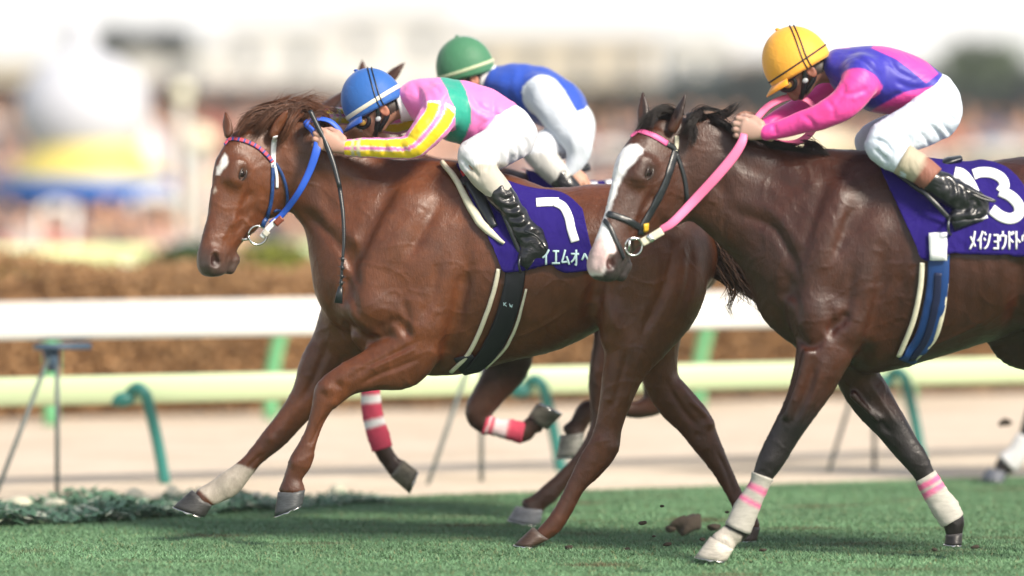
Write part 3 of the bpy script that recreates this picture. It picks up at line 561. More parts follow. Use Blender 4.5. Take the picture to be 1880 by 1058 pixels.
MUS2 = [([(1500, 375, 1575, 365, -.10, .085), (1468, 430, 1555, 450, -.13, .085), (1455, 520, 1535, 560, -.155, .075), (1464, 570, 1520, 610, -.15, .06)], .07),
        ([(1570, 430, 1645, 430, -.135, .085), (1548, 500, 1638, 520, -.155, .08), (1547, 590, 1600, 620, -.16, .07)], .07),
        ([(1445, 540, 1500, 590, .10, .07), (1460, 600, 1520, 640, .08, .07)], .04), ([(1478, 640, 1492, 655, -.235, .018), (1462, 700, 1475, 712, -.225, .016), (1440, 760, 1452, 770, -.212, .012)], .02),
        ([(1560, 730, 1572, 722, .06, .014), (1610, 775, 1620, 768, .08, .010)], .02)]
CUT2 = [([(1500, 318, 1508, 326, -.245, .03), (1462, 395, 1470, 405, -.25, .03), (1440, 470, 1450, 480, -.245, .03), (1442, 540, 1450, 548, -.20, .03)], .05),
        ([(1310, 330, 1324, 345, -.10, .02), (1345, 390, 1360, 405, -.13, .02), (1400, 460, 1412, 470, -.18, .02)], .04),
        ([(1520, 600, 1530, 610, -.25, .03), (1545, 580, 1555, 590, -.26, .03)], .03),
        ([(1648, 520, 1660, 524, -.31, .03), (1630, 590, 1642, 594, -.30, .03), (1600, 650, 1610, 655, -.28, .03)], .05),
        ([(1245, 330, 1252, 345, -.12, .02), (1262, 370, 1268, 385, -.11, .02)], .03)]
def col2(V, px, H):
    C = chest(V, px, (.044, .0125, .0058), seed=8)
    rel = (V - H.O) / H.k; a = rel @ H.A; b = rel @ H.B; c = rel @ H.C; hd = np.clip((.62 - np.hypot(a - .2, b)) / .3, 0, 1) * (px[:, 0] < 1330)
    C = mixc(C, (.060, .021, .011), hd * .8)
    low = np.clip((.72 - V[:, 2]) / .16, 0, 1); C = mixc(C, (.008, .0065, .0075), low * .97)
    crest = np.clip(1 - (px[:, 1] - np.interp(px[:, 0], [1190, 1280, 1350, 1425, 1500, 1600], [215, 205, 236, 260, 272, 284])) / 22, 0, 1) * (px[:, 0] > 1180) * (px[:, 1] < 330); C = mixc(C, (.02, .012, .01), crest * .8)
    C, (a, b, c, ok) = muzzle(C, V, H, (.03, .028, .03), .46, .56)
    n = noise3(V, 140, 5) * 2.5
    C = mixc(C, (.78, .78, .80), polymask(px + n[:, None], [(1146, 272), (1158, 265), (1170, 264), (1183, 276), (1176, 284), (1164, 296), (1150, 312), (1134, 345), (1122, 380), (1112, 400), (1124, 430), (1130, 460), (1118, 480), (1106, 506), (1076, 505), (1052, 450), (1060, 430), (1085, 380), (1104, 340), (1126, 290)], 5) * ok * (V[:, 1] < Y2 + .1))
    pk = polymask(px + n[:, None], [(1090, 440), (1112, 436), (1128, 452), (1124, 472), (1108, 490), (1104, 505), (1080, 500), (1066, 470), (1072, 455)], 12); C = mixc(C, (.62, .40, .38), pk * .8 * ok)
    nos = np.exp(-(((a - .574) / .023) ** 2 + ((b + .004) / .019) ** 2)) * (np.abs(c) > .02) * ok; C = mixc(C, (.06, .018, .015), np.clip(nos * 1.6, 0, .95))
    eye = np.exp(-(((a - .197) / .036) ** 2 + ((b - .010) / .03) ** 2)) * (np.abs(c) > .05) * ok; C = mixc(C, (.022, .014, .012), np.clip(eye, 0, .9))
    C = mixc(C, (.48, .44, .39), polymask(px, [(1270, 1000), (1322, 962), (1362, 985), (1350, 1040), (1280, 1050)], 4) * (V[:, 1] < Y2) * (V[:, 2] < .3))
    return C
spec2 = dict(lo=(.18, Y2 - .36, -.02), hi=(2.68, Y2 + .36, 1.98), head=H2, root=(1700, 1030), h=.0075,
  chains=[(T2, .05), (N2, .06), (near_fore2, .04), (off_fore2, .04), (near_hind2, .05), (off_hind2, .05)] + MUS2, cuts=CUT2, color=col2, sculpt=(remap(NECKBODY + HAUNCH, [530, 590, 800, 1300], [1300, 1425, 1562, 2090]) + [([(1500, 655), (1482, 720), (1448, 790)], 8, -.009), ([(1528, 690), (1502, 740), (1466, 795)], 6, -.007), ([(1515, 650), (1490, 735), (1455, 800)], 6, .005), ([(1412, 848)], 11, .004), ([(1399, 868)], 6, -.002),
      ([(1218, 345), (1180, 385), (1150, 420)], 8, .004), ([(1190, 300)], 6, -.003), ([(1240, 330), (1262, 370), (1240, 400), (1212, 412)], 10, .006), ([(1166, 330), (1140, 380), (1120, 420)], 8, -.004), ([(1200, 372), (1170, 402)], 4, .004)],
      [([(1590, 690), (1622, 742), (1656, 792)], 6, .008), ([(1566, 700), (1608, 762), (1645, 812)], 7, -.009), ([(1672, 842)], 9, .004)]),
  ears=[(P(1181, 232, Y2 + .03), P(1179, 167, Y2 + .05), (-.5, -.8, .1), .026), (P(1232, 238, Y2 - .09), P(1258, 169, Y2 - .10), (-.75, -.6, .1), .028)],
  hooves=[((1304, 985), (1350, 1010), (1276, 1022), (1338, 1031), -.16, (.46, .43, .38)), ((1736, 982), (1769, 978), (1734, 999), (1768, 1000), .14, (.015, .014, .015)),
          ((1990, 985), (2030, 990), (1985, 1010), (2025, 1015), -.16, (.03, .03, .03)), ((2080, 982), (2112, 980), (2078, 1000), (2112, 1000), .16, (.03, .03, .03))])
horse2, body2, _ = make_horse('racehorse', 'dark bay racehorse with a broad white blaze and pink browband beside the leader', Y2, spec2)
bv2 = bvh_of(body2)
# ============ horse 3, mostly hidden beyond the leader, Y = 1.3
Y3 = 1.3; DX3, S3 = 92, .942
T3 = tr(T1, DX3, S3); N3 = tr([(520, 120, 560, 290, 0, .06), (580, 165, 575, 340, 0, .068), (640, 215, 595, 400, 0, .08), (720, 270, 612, 480, 0, .12), (800, 303, 645, 585, 0, .17)], DX3, S3)
H3 = Head(P(668, 168, Y3 - .03), 34, 52, 1.0)
fore3a = [(790, 560, 880, 600, -.12, .09), (715, 630, 790, 670, -.13, .07), (678, 672, 722, 690, -.13, .045), (664, 712, 695, 715, -.13, .034), (667, 760, 700, 757, -.13, .026), (676, 800, 712, 797, -.13, .030), (686, 828, 719, 821, -.13, .034), (702, 852, 733, 845, -.13, .028), (716, 874, 741, 846, -.13, .034)]
fore3b = [(840, 560, 1000, 600, .11, .10), (870, 620, 985, 640, .12, .08), (889, 676, 972, 668, .13, .06), (869, 730, 927, 718, .13, .046), (853, 762, 902, 752, .13, .042), (876, 792, 903, 764, .13, .034), (903, 797, 907, 769, .13, .027), (930, 805, 936, 773, .13, .027), (958, 813, 964, 777, .13, .034), (980, 795, 972, 765, .13, .030), (1000, 790, 972, 762, .13, .034)]
hind3a = [(1130, 470, 1285, 470, .10, .14), (1140, 560, 1255, 570, .12, .11), (1165, 640, 1238, 655, .14, .07), (1185, 715, 1232, 740, .15, .045), (1175, 735, 1180, 768, .15, .034), (1140, 735, 1143, 765, .15, .027), (1108, 735, 1108, 764, .15, .028), (1070, 738, 1088, 772, .15, .034), (1046, 775, 1078, 784, .15, .030), (1031, 796, 1074, 792, .15, .036)]
hind3b = [(1110, 450, 1285, 450, -.10, .15), (1100, 540, 1270, 540, -.13, .13), (1090, 610, 1200, 640, -.15, .09), (1080, 690, 1140, 700, -.15, .065), (1085, 755, 1130, 760, -.15, .042), (1080, 790, 1122, 805, -.15, .038), (1057, 832, 1085, 850, -.15, .029), (1022, 870, 1046, 890, -.15, .027), (996, 893, 1024, 916, -.15, .034), (970, 918, 1004, 930, -.15, .030), (952, 932, 1000, 937, -.15, .036)]
def col3(V, px, H):
    C = chest(V, px, (.055, .021, .012), seed=12); low = np.clip((.55 - V[:, 2]) / .2, 0, 1); return mixc(C, (.032, .016, .011), low * .7)
spec3 = dict(lo=(-.98, Y3 - .34, -.02), hi=(1.32, Y3 + .34, 2.2), head=H3, root=(1050, 960), h=.009,
  chains=[(T3, .05), (N3, .06), (fore3a, .04), (fore3b, .04), (hind3a, .05), (hind3b, .05)], color=col3, sculpt=(remap(NECKBODY + HAUNCH, [0, 1880], [DX3, DX3 + 1880 * S3], 0, S3), []),
  ears=[(P(664, 162, Y3 + .03), P(664, 108, Y3 + .05), (-.4, -.9, .1), .028), (P(700, 158, Y3 - .09), P(744, 112, Y3 - .10), (-.6, -.7, .1), .028)],
  hooves=[((716, 875), (742, 842), (750, 905), (768, 862), -.13, (.16, .14, .10)), ((1004, 790), (967, 762), (1031, 763), (982, 740), .13, (.13, .12, .10)),
          ((1028, 800), (1076, 793), (1022, 842), (1072, 830), .15, (.22, .22, .20)), ((947, 930), (1001, 936), (932, 954), (996, 966), -.15, (.16, .17, .19))])
horse3, body3, _ = make_horse('racehorse', 'brown racehorse hidden behind the leader, its ears and pink bandaged forelegs showing', Y3, spec3)
bv3 = bvh_of(body3)
# ============ horse 4, trailing at the right edge, Y = 4.2
Y4 = 4.2; S4 = .833
T4 = tr(T1, 1334, S4); N4 = [(1745, 345, 1775, 430, 0, .06), (1800, 330, 1800, 460, 0, .07), (1860, 325, 1840, 500, 0, .09), (1930, 310, 1850, 560, 0, .14), (1990, 305, 1870, 600, 0, .17)]
H4 = Head(P(1745, 372, Y4), 42, 8, 1.0)
fore4 = [(1920, 600, 2010, 640, -.13, .09), (1912, 660, 1975, 680, -.14, .07), (1895, 715, 1940, 730, -.14, .045), (1880, 760, 1918, 775, -.14, .036), (1870, 795, 1896, 808, -.14, .028), (1852, 825, 1882, 840, -.14, .030), (1832, 842, 1866, 862, -.14, .034), (1822, 856, 1850, 868, -.14, .03)]
fore4b = [(1940, 610, 2020, 640, .12, .09), (1990, 680, 2050, 660, .13, .06), (2030, 740, 2070, 715, .13, .04), (2070, 790, 2095, 770, .13, .028), (2100, 820, 2128, 805, .13, .034)]
h4a = tr(near_hind1, 1404, S4); h4b = tr(off_hind1, 1374, S4)
def col4(V, px, H): return mixc(chest(V, px, (.06, .03, .022), seed=15), (.018, .013, .013), np.clip((.5 - V[:, 2]) / .15, 0, 1))
spec4 = dict(lo=(1.9, Y4 - .36, -.02), hi=(4.5, Y4 + .36, 1.95), head=H4, root=(2120, 885), h=.012,
  chains=[(T4, .05), (N4, .06), (fore4, .04), (fore4b, .04), (h4a, .05), (h4b, .05)], color=col4,
  ears=[(P(1750, 365, Y4 + .05), P(1765, 325, Y4 + .06), (-.8, -.4, .1), .026), (P(1756, 368, Y4 - .05), P(1773, 328, Y4 - .06), (-.8, -.6, .1), .026)],
  hooves=[((1814, 858), (1850, 868), (1800, 878), (1846, 884), -.14, (.10, .11, .14)), ((2100, 835), (2128, 815), (2125, 860), (2150, 840), .13, (.04, .04, .04)),
          ((2218, 858), (2245, 878), (2190, 885), (2225, 888), -.16, (.05, .04, .03)), ((2510, 855), (2538, 858), (2500, 878), (2534, 880), .16, (.05, .04, .03))])
horse4, body4, _ = make_horse('racehorse', 'dark racehorse trailing behind, one white-bandaged foreleg showing at the right edge', Y4, spec4)
# ---------------------------------------------------------------- bandages
PINK = (.52, .05, .10)
b = bandage(Y3, fore3a[3:7], PINK, [(.10, .20), (.42, .52)], (.75, .74, .76), horse3)
b = bandage(Y3, fore3b[5:9], PINK, [(.12, .22), (.34, .66)], (.70, .55, .58), horse3)
b = bandage(Y2, [near_fore2[6]] + near_fore2[7:10], (.40, .385, .35), [(.33, .41), (.52, .60)], (.62, .13, .28), horse2, .007)
b = bandage(Y2, off_fore2[6:10], (.44, .425, .39), [(.10, .18), (.26, .34)], (.62, .13, .28), horse2, .007)
b = bandage(Y4, fore4[4:7], (.6, .6, .62), [], PINK, horse4)
# ---------------------------------------------------------------- manes and tails
def yl(px, py, y): return P(px, py, y)
mb = MB(); cH = (.095, .033, .013)
gs = [([(505, 232, -.03), (480, 212, -.06), (455, 218, -.09), (436, 246, -.11)], 60, .018), ([(540, 212, -.02), (500, 195, -.05), (462, 205, -.09), (440, 240, -.10)], 70, .018), ([(575, 212, -.01), (540, 190, -.05), (505, 200, -.09), (470, 240, -.12)], 80, .022),
      ([(590, 222, 0), (575, 192, -.03), (545, 192, -.07), (518, 232, -.11)], 70, .02), ([(545, 200, -.07), (535, 215, -.11), (525, 240, -.12), (512, 256, -.11)], 50, .014),
      ([(600, 235, -.02), (592, 205, -.05), (575, 215, -.08), (560, 240, -.10)], 60, .018), ([(560, 205, 0), (520, 185, -.02), (490, 190, 0), (460, 205, .03)], 40, .02),
      ([(520, 200, 0), (545, 182, 0), (575, 186, -.02), (600, 198, -.02)], 40, .012), ([(475, 205, -.02), (500, 190, -.02), (520, 176, -.02), (533, 168, -.02)], 14, .006), ([(530, 195, -.02), (548, 184, -.02), (565, 172, -.02), (580, 168, 0)], 10, .008),
      ([(640, 262, -.01), (625, 248, -.03), (605, 240, -.05), (590, 246, -.07)], 40, .012), ([(700, 288, 0), (670, 276, -.02), (650, 268, -.03), (630, 262, -.04)], 30, .008)]
for i, (g, n, s_) in enumerate(gs): strands(mb, [yl(a, b_ + 7, c) for a, b_, c in g], int(n * 3.2), s_ * .7, .0019, cH, seed=i, curl=.003, rootspread=.012, seg=8)
for i, g in enumerate([[(470, 222, 0), (490, 205, 0), (512, 186, 0), (534, 172, 0)], [(500, 212, 0), (520, 198, 0), (545, 182, 0), (572, 172, 0)], [(530, 205, 0), (560, 188, 0), (585, 184, 0), (612, 190, 0)], [(455, 225, -.05), (480, 208, -.05), (505, 196, -.03), (530, 192, 0)], [(560, 208, 0), (590, 200, 0), (615, 208, 0), (640, 222, .02)]]):
    strands(mb, [yl(*q) for q in g], 26, .012, .0014, cH, (.6, 1.15), seed=90 + i, curl=.012, rootspread=.02)
mb.build('mane', MAT['hair'], horse1, True)
mb = MB(); cD = (.011, .007, .006)
gs = [([(1225, 215, -.02), (1205, 200, -.05), (1185, 215, -.08), (1172, 240, -.10)], 80, .014), ([(1245, 210, -.02), (1225, 196, -.06), (1200, 205, -.09), (1190, 240, -.11)], 70, .018), ([(1270, 208, 0), (1268, 215, -.06), (1275, 240, -.10), (1268, 262, -.12)], 60, .016),
      ([(1290, 212, -.02), (1285, 205, -.05), (1275, 215, -.09), (1255, 245, -.11)], 60, .016), ([(1310, 218, -.02), (1330, 222, -.05), (1355, 240, -.08), (1390, 256, -.10)], 60, .012),
      ([(1270, 212, 0), (1290, 196, -.02), (1318, 200, -.02), (1330, 214, -.02)], 14, .008), ([(1300, 215, 0), (1320, 214, -.02), (1340, 204, -.02), (1362, 183, -.02)], 16, .008), ([(1290, 215, 0), (1325, 205, -.02), (1345, 190, -.03), (1350, 186, 0)], 8, .006),
      ([(1390, 252, 0), (1420, 262, -.05), (1450, 268, -.07), (1500, 276, -.08)], 50, .01), ([(1480, 262, -.02), (1495, 262, -.05), (1508, 272, -.06), (1520, 285, -.06)], 50, .014), ([(1340, 232, 0), (1380, 246, -.06), (1440, 262, -.08), (1480, 268, -.09)], 50, .01)]
for i, (g, n, s_) in enumerate(gs): strands(mb, [yl(a, b_ + 4, Y2 + c) for a, b_, c in g], int(n * 3.0), s_ * .7, .0018, cD, seed=40 + i, curl=.004, rootspread=.010, seg=8)
mb.build('mane', MAT['hair'], horse2, True)
mb = MB(); cT = (.13, .065, .042)
strands(mb, [yl(*q) for q in [(1255, 392, .02), (1320, 410, .03), (1378, 470, .04), (1410, 545, .05)]], 420, .05, .0045, cT, seed=70, curl=.02, rootspread=.015)
strands(mb, [yl(*q) for q in [(1260, 395, 0), (1325, 430, .02), (1362, 490, .02), (1400, 540, .02)]], 300, .045, .0045, cT, seed=71, curl=.02, rootspread=.015)
strands(mb, [yl(*q) for q in [(1262, 402, .02), (1308, 436, .02), (1352, 478, .02), (1405, 528, .02)]], 300, .035, .0045, cT, seed=78, curl=.012, rootspread=.02)
strands(mb, [yl(*q) for q in [(1268, 430, .03), (1300, 480, .03), (1350, 512, .03), (1412, 540, .03)]], 300, .03, .0045, cT, seed=79, curl=.012, rootspread=.02)
strands(mb, [yl(*q) for q in [(1272, 420, 0), (1320, 480, .0), (1348, 530, .0), (1336, 560, .0), (1352, 592, 0)]], 34, .016, .0035, cT, (.7, 1.0), seed=72, curl=.02, rootspread=.02)
strands(mb, [yl(*q) for q in [(1300, 430, 0), (1350, 500, .0), (1395, 548, .0), (1425, 560, .0)]], 40, .03, .004, cT, (.7, 1.1), seed=73, curl=.02, rootspread=.02)
mb.build('tail', MAT['hair'], horse1, True)
mb = MB(); strands(mb, [yl(q[0], q[1], Y2) for q in [(2105, 380), (2170, 390), (2240, 450), (2300, 540)]], 200, .04, .005, cD, seed=75); mb.build('tail', MAT['hair'], horse2, True)
mb = MB(); strands(mb, [yl(q[0], q[1], Y3 + .02) for q in [(1275, 400), (1310, 425), (1350, 470), (1400, 530)]], 200, .03, .005, (.03, .015, .011), seed=76); mb.build('tail', MAT['hair'], horse3, True)
mb = MB(); strands(mb, [yl(q[0], q[1], Y3) for q in [(700, 160), (720, 175), (745, 200), (760, 235)]], 120, .03, .006, (.02, .012, .01), seed=77); mb.build('mane', MAT['hair'], horse3, True)
# ---------------------------------------------------------------- riders
def S(Y0, rows):
    """rows px, py, lateral, in-plane radius px, lateral radius px -> metres"""
    return [(*P(x, y, Y0 + la), r1 * M(Y0), r2 * M(Y0)) for x, y, la, r1, r2 in rows]
def shrink(ch, d): return [(x, y, z, max(a - d, .008), max(b - d, .008)) for x, y, z, a, b in ch]
def field_of(chains, h, lo=None, hi=None, nz=0., k=.03, seed=0, fr=30):
    A = np.vstack([np.array(c[0]) for c in chains]); m = A[:, 3:].max() + .05
    f = Field(A[:, :3].min(0) - m if lo is None else lo, A[:, :3].max(0) + m if hi is None else hi, h)
    for c in chains: f.chain(c[0], c[1] if len(c) > 1 and c[1] else k, sub=5, cap=c[2] if len(c) > 2 else 1., op=c[3] if len(c) > 3 else 'u')
    if nz: f.noise(nz, fr, seed)
    V, Q = f.mesh(); return relax(V, Q, 1, .5), Q
def hand_parts(wrist, knuck, back, out, curl_to, open_=0., thumb_up=None):
    """fist: wrist and knuckle centres, `back` = normal of the back of the hand, row of fingers runs along `out`"""
    w_, k_ = np.asarray(wrist), np.asarray(knuck); f = unit(k_ - w_); o = unit(np.asarray(out) - f * (np.asarray(out) @ f)); n_ = unit(np.cross(f, o)); 
    if n_ @ np.asarray(back) < 0: n_ = -n_
    ch = [([(*(w_ - f * .03), .023, .028), (*w_, .022, .027), (*(w_ * .5 + k_ * .5), .019, .038), (*k_, .015, .040)], .012, .8, tuple(o))]
    for i, L in enumerate((.92, 1.0, .95, .8)):
        b = k_ + o * (.030 - .0205 * i) * 1.0 - f * .004 * abs(i - 1); r = .0098 - .0006 * (i == 3)
        p1 = b + f * .030 * L - n_ * .006; p2 = p1 - n_ * .026 * L + f * .004; p3 = p2 - f * .022 * L - n_ * .004
        ch.append(([(*b, r + .001, r + .001), (*p1, r + .0006, r + .0006)], .005, 1., tuple(o))); ch.append(([(*p1, r, r), (*p2, r * .95, r * .95)], .004, 1., tuple(o))); ch.append(([(*p2, r * .95, r * .95), (*p3, r * .85, r * .85)], .004, 1., tuple(o)))
    tb = w_ + o * .028 + f * .015; t1 = tb + f * .028 + o * .014 - n_ * .012; t2 = t1 + f * .028 + o * .002 - n_ * .012; t3 = t2 + f * .018 - o * .006 - n_ * .008
    ch += [([(*tb, .014, .014), (*t1, .012, .012)], .008, 1., tuple(o)), ([(*t1, .0115, .0115), (*t2, .0105, .0105)], .004, 1., tuple(o)), ([(*t2, .0102, .0102), (*t3, .0085, .0085)], .004, 1., tuple(o))]
    return ch
def hand_mesh(*a, h=.0034, k_=1.13):
    ch = hand_parts(*a); w0 = np.asarray(a[0]); ch = [([(*(w0 + (np.array(p[:3]) - w0) * k_), p[3] * k_, p[4] * k_) for p in c[0]], *c[1:]) for c in ch]; A = np.vstack([np.array(c[0]) for c in ch]); f = Field(A[:, :3].min(0) - .05, A[:, :3].max(0) + .05, h)
    for pts, k, cap, lat in ch: f.chain(pts, k, sub=3, cap=cap, lat=lat)
    V, Q = f.mesh(); return relax(V, Q, 1, .4), Q
def rider(name, label, Y0, q):
    c_ = unit((q['c'][0], q['c'][2] if len(q['c']) > 2 else 0., -q['c'][1])); fdir = np.array((q['f'][0], q['f'][2] if len(q['f']) > 2 else 0., -q['f'][1])); fdir = unit(fdir - c_ * (fdir @ c_)); ldir = np.cross(c_, fdir)
    if ldir[1] > 0: ldir = -ldir                                       # towards the camera
    O = P(*q['hc'], Y0 + q.get('hl', 0.)); hp = lambda f, c, l: O + f * fdir + c * c_ + l * ldir
    root = empty(name, P(*q['root'], Y0), label, 'jockey')
    # --- body (skin), one continuous surface
    sh = .017
    ch = [(shrink(S(Y0, q['torso']), .022), .03), (shrink(S(Y0, q['pelvis']), .022), .03)]
    for k in ('narm', 'farm', 'nleg', 'fleg'): ch.append((shrink(S(Y0, q[k]), sh), .02))
    lat = tuple(ldir)
    nk = P(*q['neck'], Y0); ch.append(([(*nk, .055, .055), (*hp(-.045, -.06, 0), .052, .05)], .02))
    A = np.vstack([np.array(c[0]) for c in ch]); f = Field(np.minimum(A[:, :3].min(0), O - .2) - .06, np.maximum(A[:, :3].max(0), O + .2) + .06, .006)
    for c in ch: f.chain(c[0], c[1], sub=4)
    hd = [([(*hp(-.01, .02, 0), .098, .074), (*hp(.005, -.02, 0), .092, .070)], .02), ([(*hp(.035, -.05, 0), .052, .056), (*hp(.045, -.095, 0), .036, .040)], .03), ([(*hp(-.02, -.05, 0), .06, .058), (*hp(.02, -.09, 0), .04, .050)], .03),
          ([(*hp(.085, -.02, 0), .012, .012), (*hp(.102, -.052, 0), .015, .014)], .012), ([(*hp(.086, -.082, .012), .009, .016), (*hp(.086, -.082, -.012), .009, .016)], .01), ([(*hp(.083, -.093, .010), .008, .014), (*hp(.083, -.093, -.010), .008, .014)], .006), ([(*hp(.078, -.116, 0), .016, .018), (*hp(.074, -.114, 0), .016, .018)], .015)]
    for s_ in (-1, 1):
        hd += [([(*hp(.066, -.045, .034 * s_), .022, .02), (*hp(.055, -.055, .042 * s_), .022, .018)], .02), ([(*hp(-.018, -.018, .076 * s_), .022, .007), (*hp(-.012, -.048, .072 * s_), .014, .006)], .006), ([(*hp(.080, -.008, .02 * s_), .010, .012), (*hp(.074, -.006, .04 * s_), .010, .012)], .012)]
    for p_, k in hd: f.chain(p_, k, sub=3, lat=lat)
    for s_ in (-1, 1): f.chain([(*hp(.088, -.026, .03 * s_), .010, .014), (*hp(.088, -.028, .032 * s_), .010, .014)], .01, op='s', lat=lat)
    V, Q = f.mesh(); V = relax(V, Q, 1, .4); del f
    C = np.tile(np.array(q['skin']), (len(V), 1)); 
    for h_ in q['hands']:
        v, qq = hand_mesh(*h_[:4], None); Q = np.vstack((Q, qq + len(V))); V = np.vstack((V, v)); C = np.vstack((C, np.tile(np.array(h_[4]) if h_[4] else np.array(q['skin']), (len(v), 1))))
    rel = V - O; lp = np.exp(-(((rel @ fdir - .09) / .014) ** 2 + ((rel @ c_ + .087) / .009) ** 2 + ((rel @ ldir) / .022) ** 2)); C = mixc(C, (.35, .12, .10), np.clip(lp, 0, .8))
    C = mixc(C, (.015, .012, .01), np.clip((rel @ c_ + .01 - .6 * np.clip(rel @ fdir + .01, -.2, .05)) / .01, 0, 1) * (np.linalg.norm(rel, axis=1) < .15))
    C = mixc(C, (.015, .012, .01), ((rel @ fdir < -.03) & (np.linalg.norm(rel, axis=1) < .125) & (rel @ c_ > -.085)).astype(float) * .95)
    mk('body', V, Q, MAT['skin'], root, C)
    # --- eyes behind the goggles
    for s_ in (-1, 1): v, ff = ellipsoid(hp(.074, -.026, .031 * s_), (.012,) * 3); mk('eye', v, ff, MAT['eyewhite'], root)
    # --- silks
    tor, na, fa = S(Y0, q['torso']), S(Y0, q['narm']), S(Y0, q['farm'])
    V, Q = field_of([(tor, .03), (na, .035), (fa, .035)], .0065, nz=.0035, seed=q['seed'], fr=22)
    V = sculpt(V, Q, Y0, q.get('sfold', []), [], 0); C = q['silk'](V, proj(V), np.array(na), np.array(fa))
    jk = mk('silks', V, Q, MAT['silk'], root, C)
    if 'collar' in q:
        n0 = P(*q['neck'], Y0); d = unit(hp(-.045, -.06, 0) - n0); v, ff = tube([n0 + d * .0, n0 + d * .035, n0 + d * .055], [.075, .070, .066], 20, 3); mk('collar', v, ff, MAT['whitecloth'], root)
    # --- breeches
    nl, fl = S(Y0, q['nleg']), S(Y0, q['fleg']); nb = q['nbr']
    V, Q = field_of([(S(Y0, q['pelvis']), .03), (nl[:nb], .04), (fl[:nb], .04)], .0065, nz=.003, seed=q['seed'] + 5, fr=26)
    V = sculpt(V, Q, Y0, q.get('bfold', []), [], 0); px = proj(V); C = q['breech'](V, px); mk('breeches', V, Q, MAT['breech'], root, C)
    for leg, s_ in ((nl, 'n'), (fl, 'f')):
        bt = leg[q['boot0']:]; V, Q = field_of([(bt[:-2], .01), (bt[-3:], .015)] if False else [(bt, .012)], .006, nz=.0035, seed=3, fr=40)
        V = sculpt(V, Q, Y0, q.get('wfold', []) if s_ == 'n' else [], [], 0); bo = mk('boot', V, Q, MAT['boot'], root)
        if 'sock' in q:
            sk = leg[nb - 2:q['boot0'] + 1]; A = np.array(sk); Cc = catmull(A, 5); U, Vv, T = frames(Cc[:, :3]); v, ff = rings(Cc[:, :3], U, Vv, Cc[:, 3] + .004, Cc[:, 4] + .004, 24); cc = q['sock'](v, proj(v)); mk('sock', v, ff, MAT['breech'], root, cc)
        a = np.array(bt[-1][:3]); b_ = np.array(bt[-2][:3]); 
        v, ff = tube([b_ + (b_ - a) * .1 - (0, 0, .028), a + (a - b_) * .25 - (0, 0, .020)], [.03, .034], 14, 3, r2=[.03, .034]); v[:, 2] = np.minimum(v[:, 2], v[:, 2].mean() + .0) ; 
        mk('sole', v, ff, MAT['leather'], bo)
    # --- helmet: shell with silk cover, rim, peak, band, goggles
    hel = q['helmet']; th = np.linspace(0, 2 * np.pi, 48, endpoint=False); ph = np.linspace(-.26, np.pi / 2, 22); V = []
    rf_, rl_, rc_ = np.array((.132, .112, .148)) * q.get('hs', 1.)
    for p_ in ph[:-1]:
        for t in th:
            r_ = 1 + .006 * math.sin(t * 23) * max(0, math.cos(p_ * 2)) ; V.append(hp(rf_ * math.cos(p_) * math.cos(t) * r_, rc_ * math.sin(p_), rl_ * math.cos(p_) * math.sin(t) * r_))
    n = 48; m = 21; V.append(hp(0, rc_ + .004, 0)); Fs = [(i * n + j, i * n + (j + 1) % n, (i + 1) * n + (j + 1) % n, (i + 1) * n + j) for i in range(m - 1) for j in range(n)] + [((m - 1) * n + j, (m - 1) * n + (j + 1) % n, m * n) for j in range(n)]
    k0 = len(V)                                             # lining: keeps the shell closed
    for t in th: V.append(hp(rf_ * .90 * math.cos(t), -.035, rl_ * .90 * math.sin(t)))
    Fs += [(j, k0 + j, k0 + (j + 1) % n, (j + 1) % n) for j in range(n)]; V.append(hp(0, .03, 0)); Fs += [(k0 + j, k0 + n, k0 + (j + 1) % n) for j in range(n)]
    V = np.array(V); rel = V - O; C = q['hcol'](rel @ fdir, rel @ c_, rel @ ldir)
    hm = mk('helmet', V, Fs, MAT['cover'], root, C)
    tt = np.linspace(-1.0, 1.0, 21); Vp = []                # the peak
    for t in tt:
        L = .036 * max(0, math.cos(t * 1.5)) ** .6 + .002
        a = hp(rf_ * .955 * math.cos(t), -.028, rl_ * .955 * math.sin(t)); b_ = hp((rf_ + L) * math.cos(t), -.050 - .004 * math.cos(t), (rl_ + L * .8) * math.sin(t)); Vp += [a, b_, b_ - c_ * .006, a - c_ * .006]
    Fp = [(4 * i + k, 4 * i + 4 + k, 4 * i + 4 + (k + 1) % 4, 4 * i + (k + 1) % 4) for i in range(20) for k in range(4)] + [(0, 1, 2, 3), (80, 83, 82, 81)]
    mk('peak', np.array(Vp), Fp, MAT['cover'], hm, np.tile(np.array(q['peakcol']), (len(Vp), 1)))
    bt_ = [hp(rf_ * 1.0 * math.cos(t), -.012 + .018 * (1 - math.cos(t)) / 2, rl_ * 1.0 * math.sin(t)) for t in np.linspace(0, 2 * np.pi, 41)]
    v, ff = ribbon(bt_, [p - O for p in bt_], q['bandw'], .006, 0); mk('band', v, ff, MAT['attr'], hm, np.tile(np.array(q['bandcol']), (len(v), 1)))
    v, ff = ellipsoid(hp(0, rc_ + .003, 0), (.010, .010, .006)); mk('button', v, ff, MAT['cover'], hm, np.tile(np.array(q['peakcol']), (len(v), 1)))
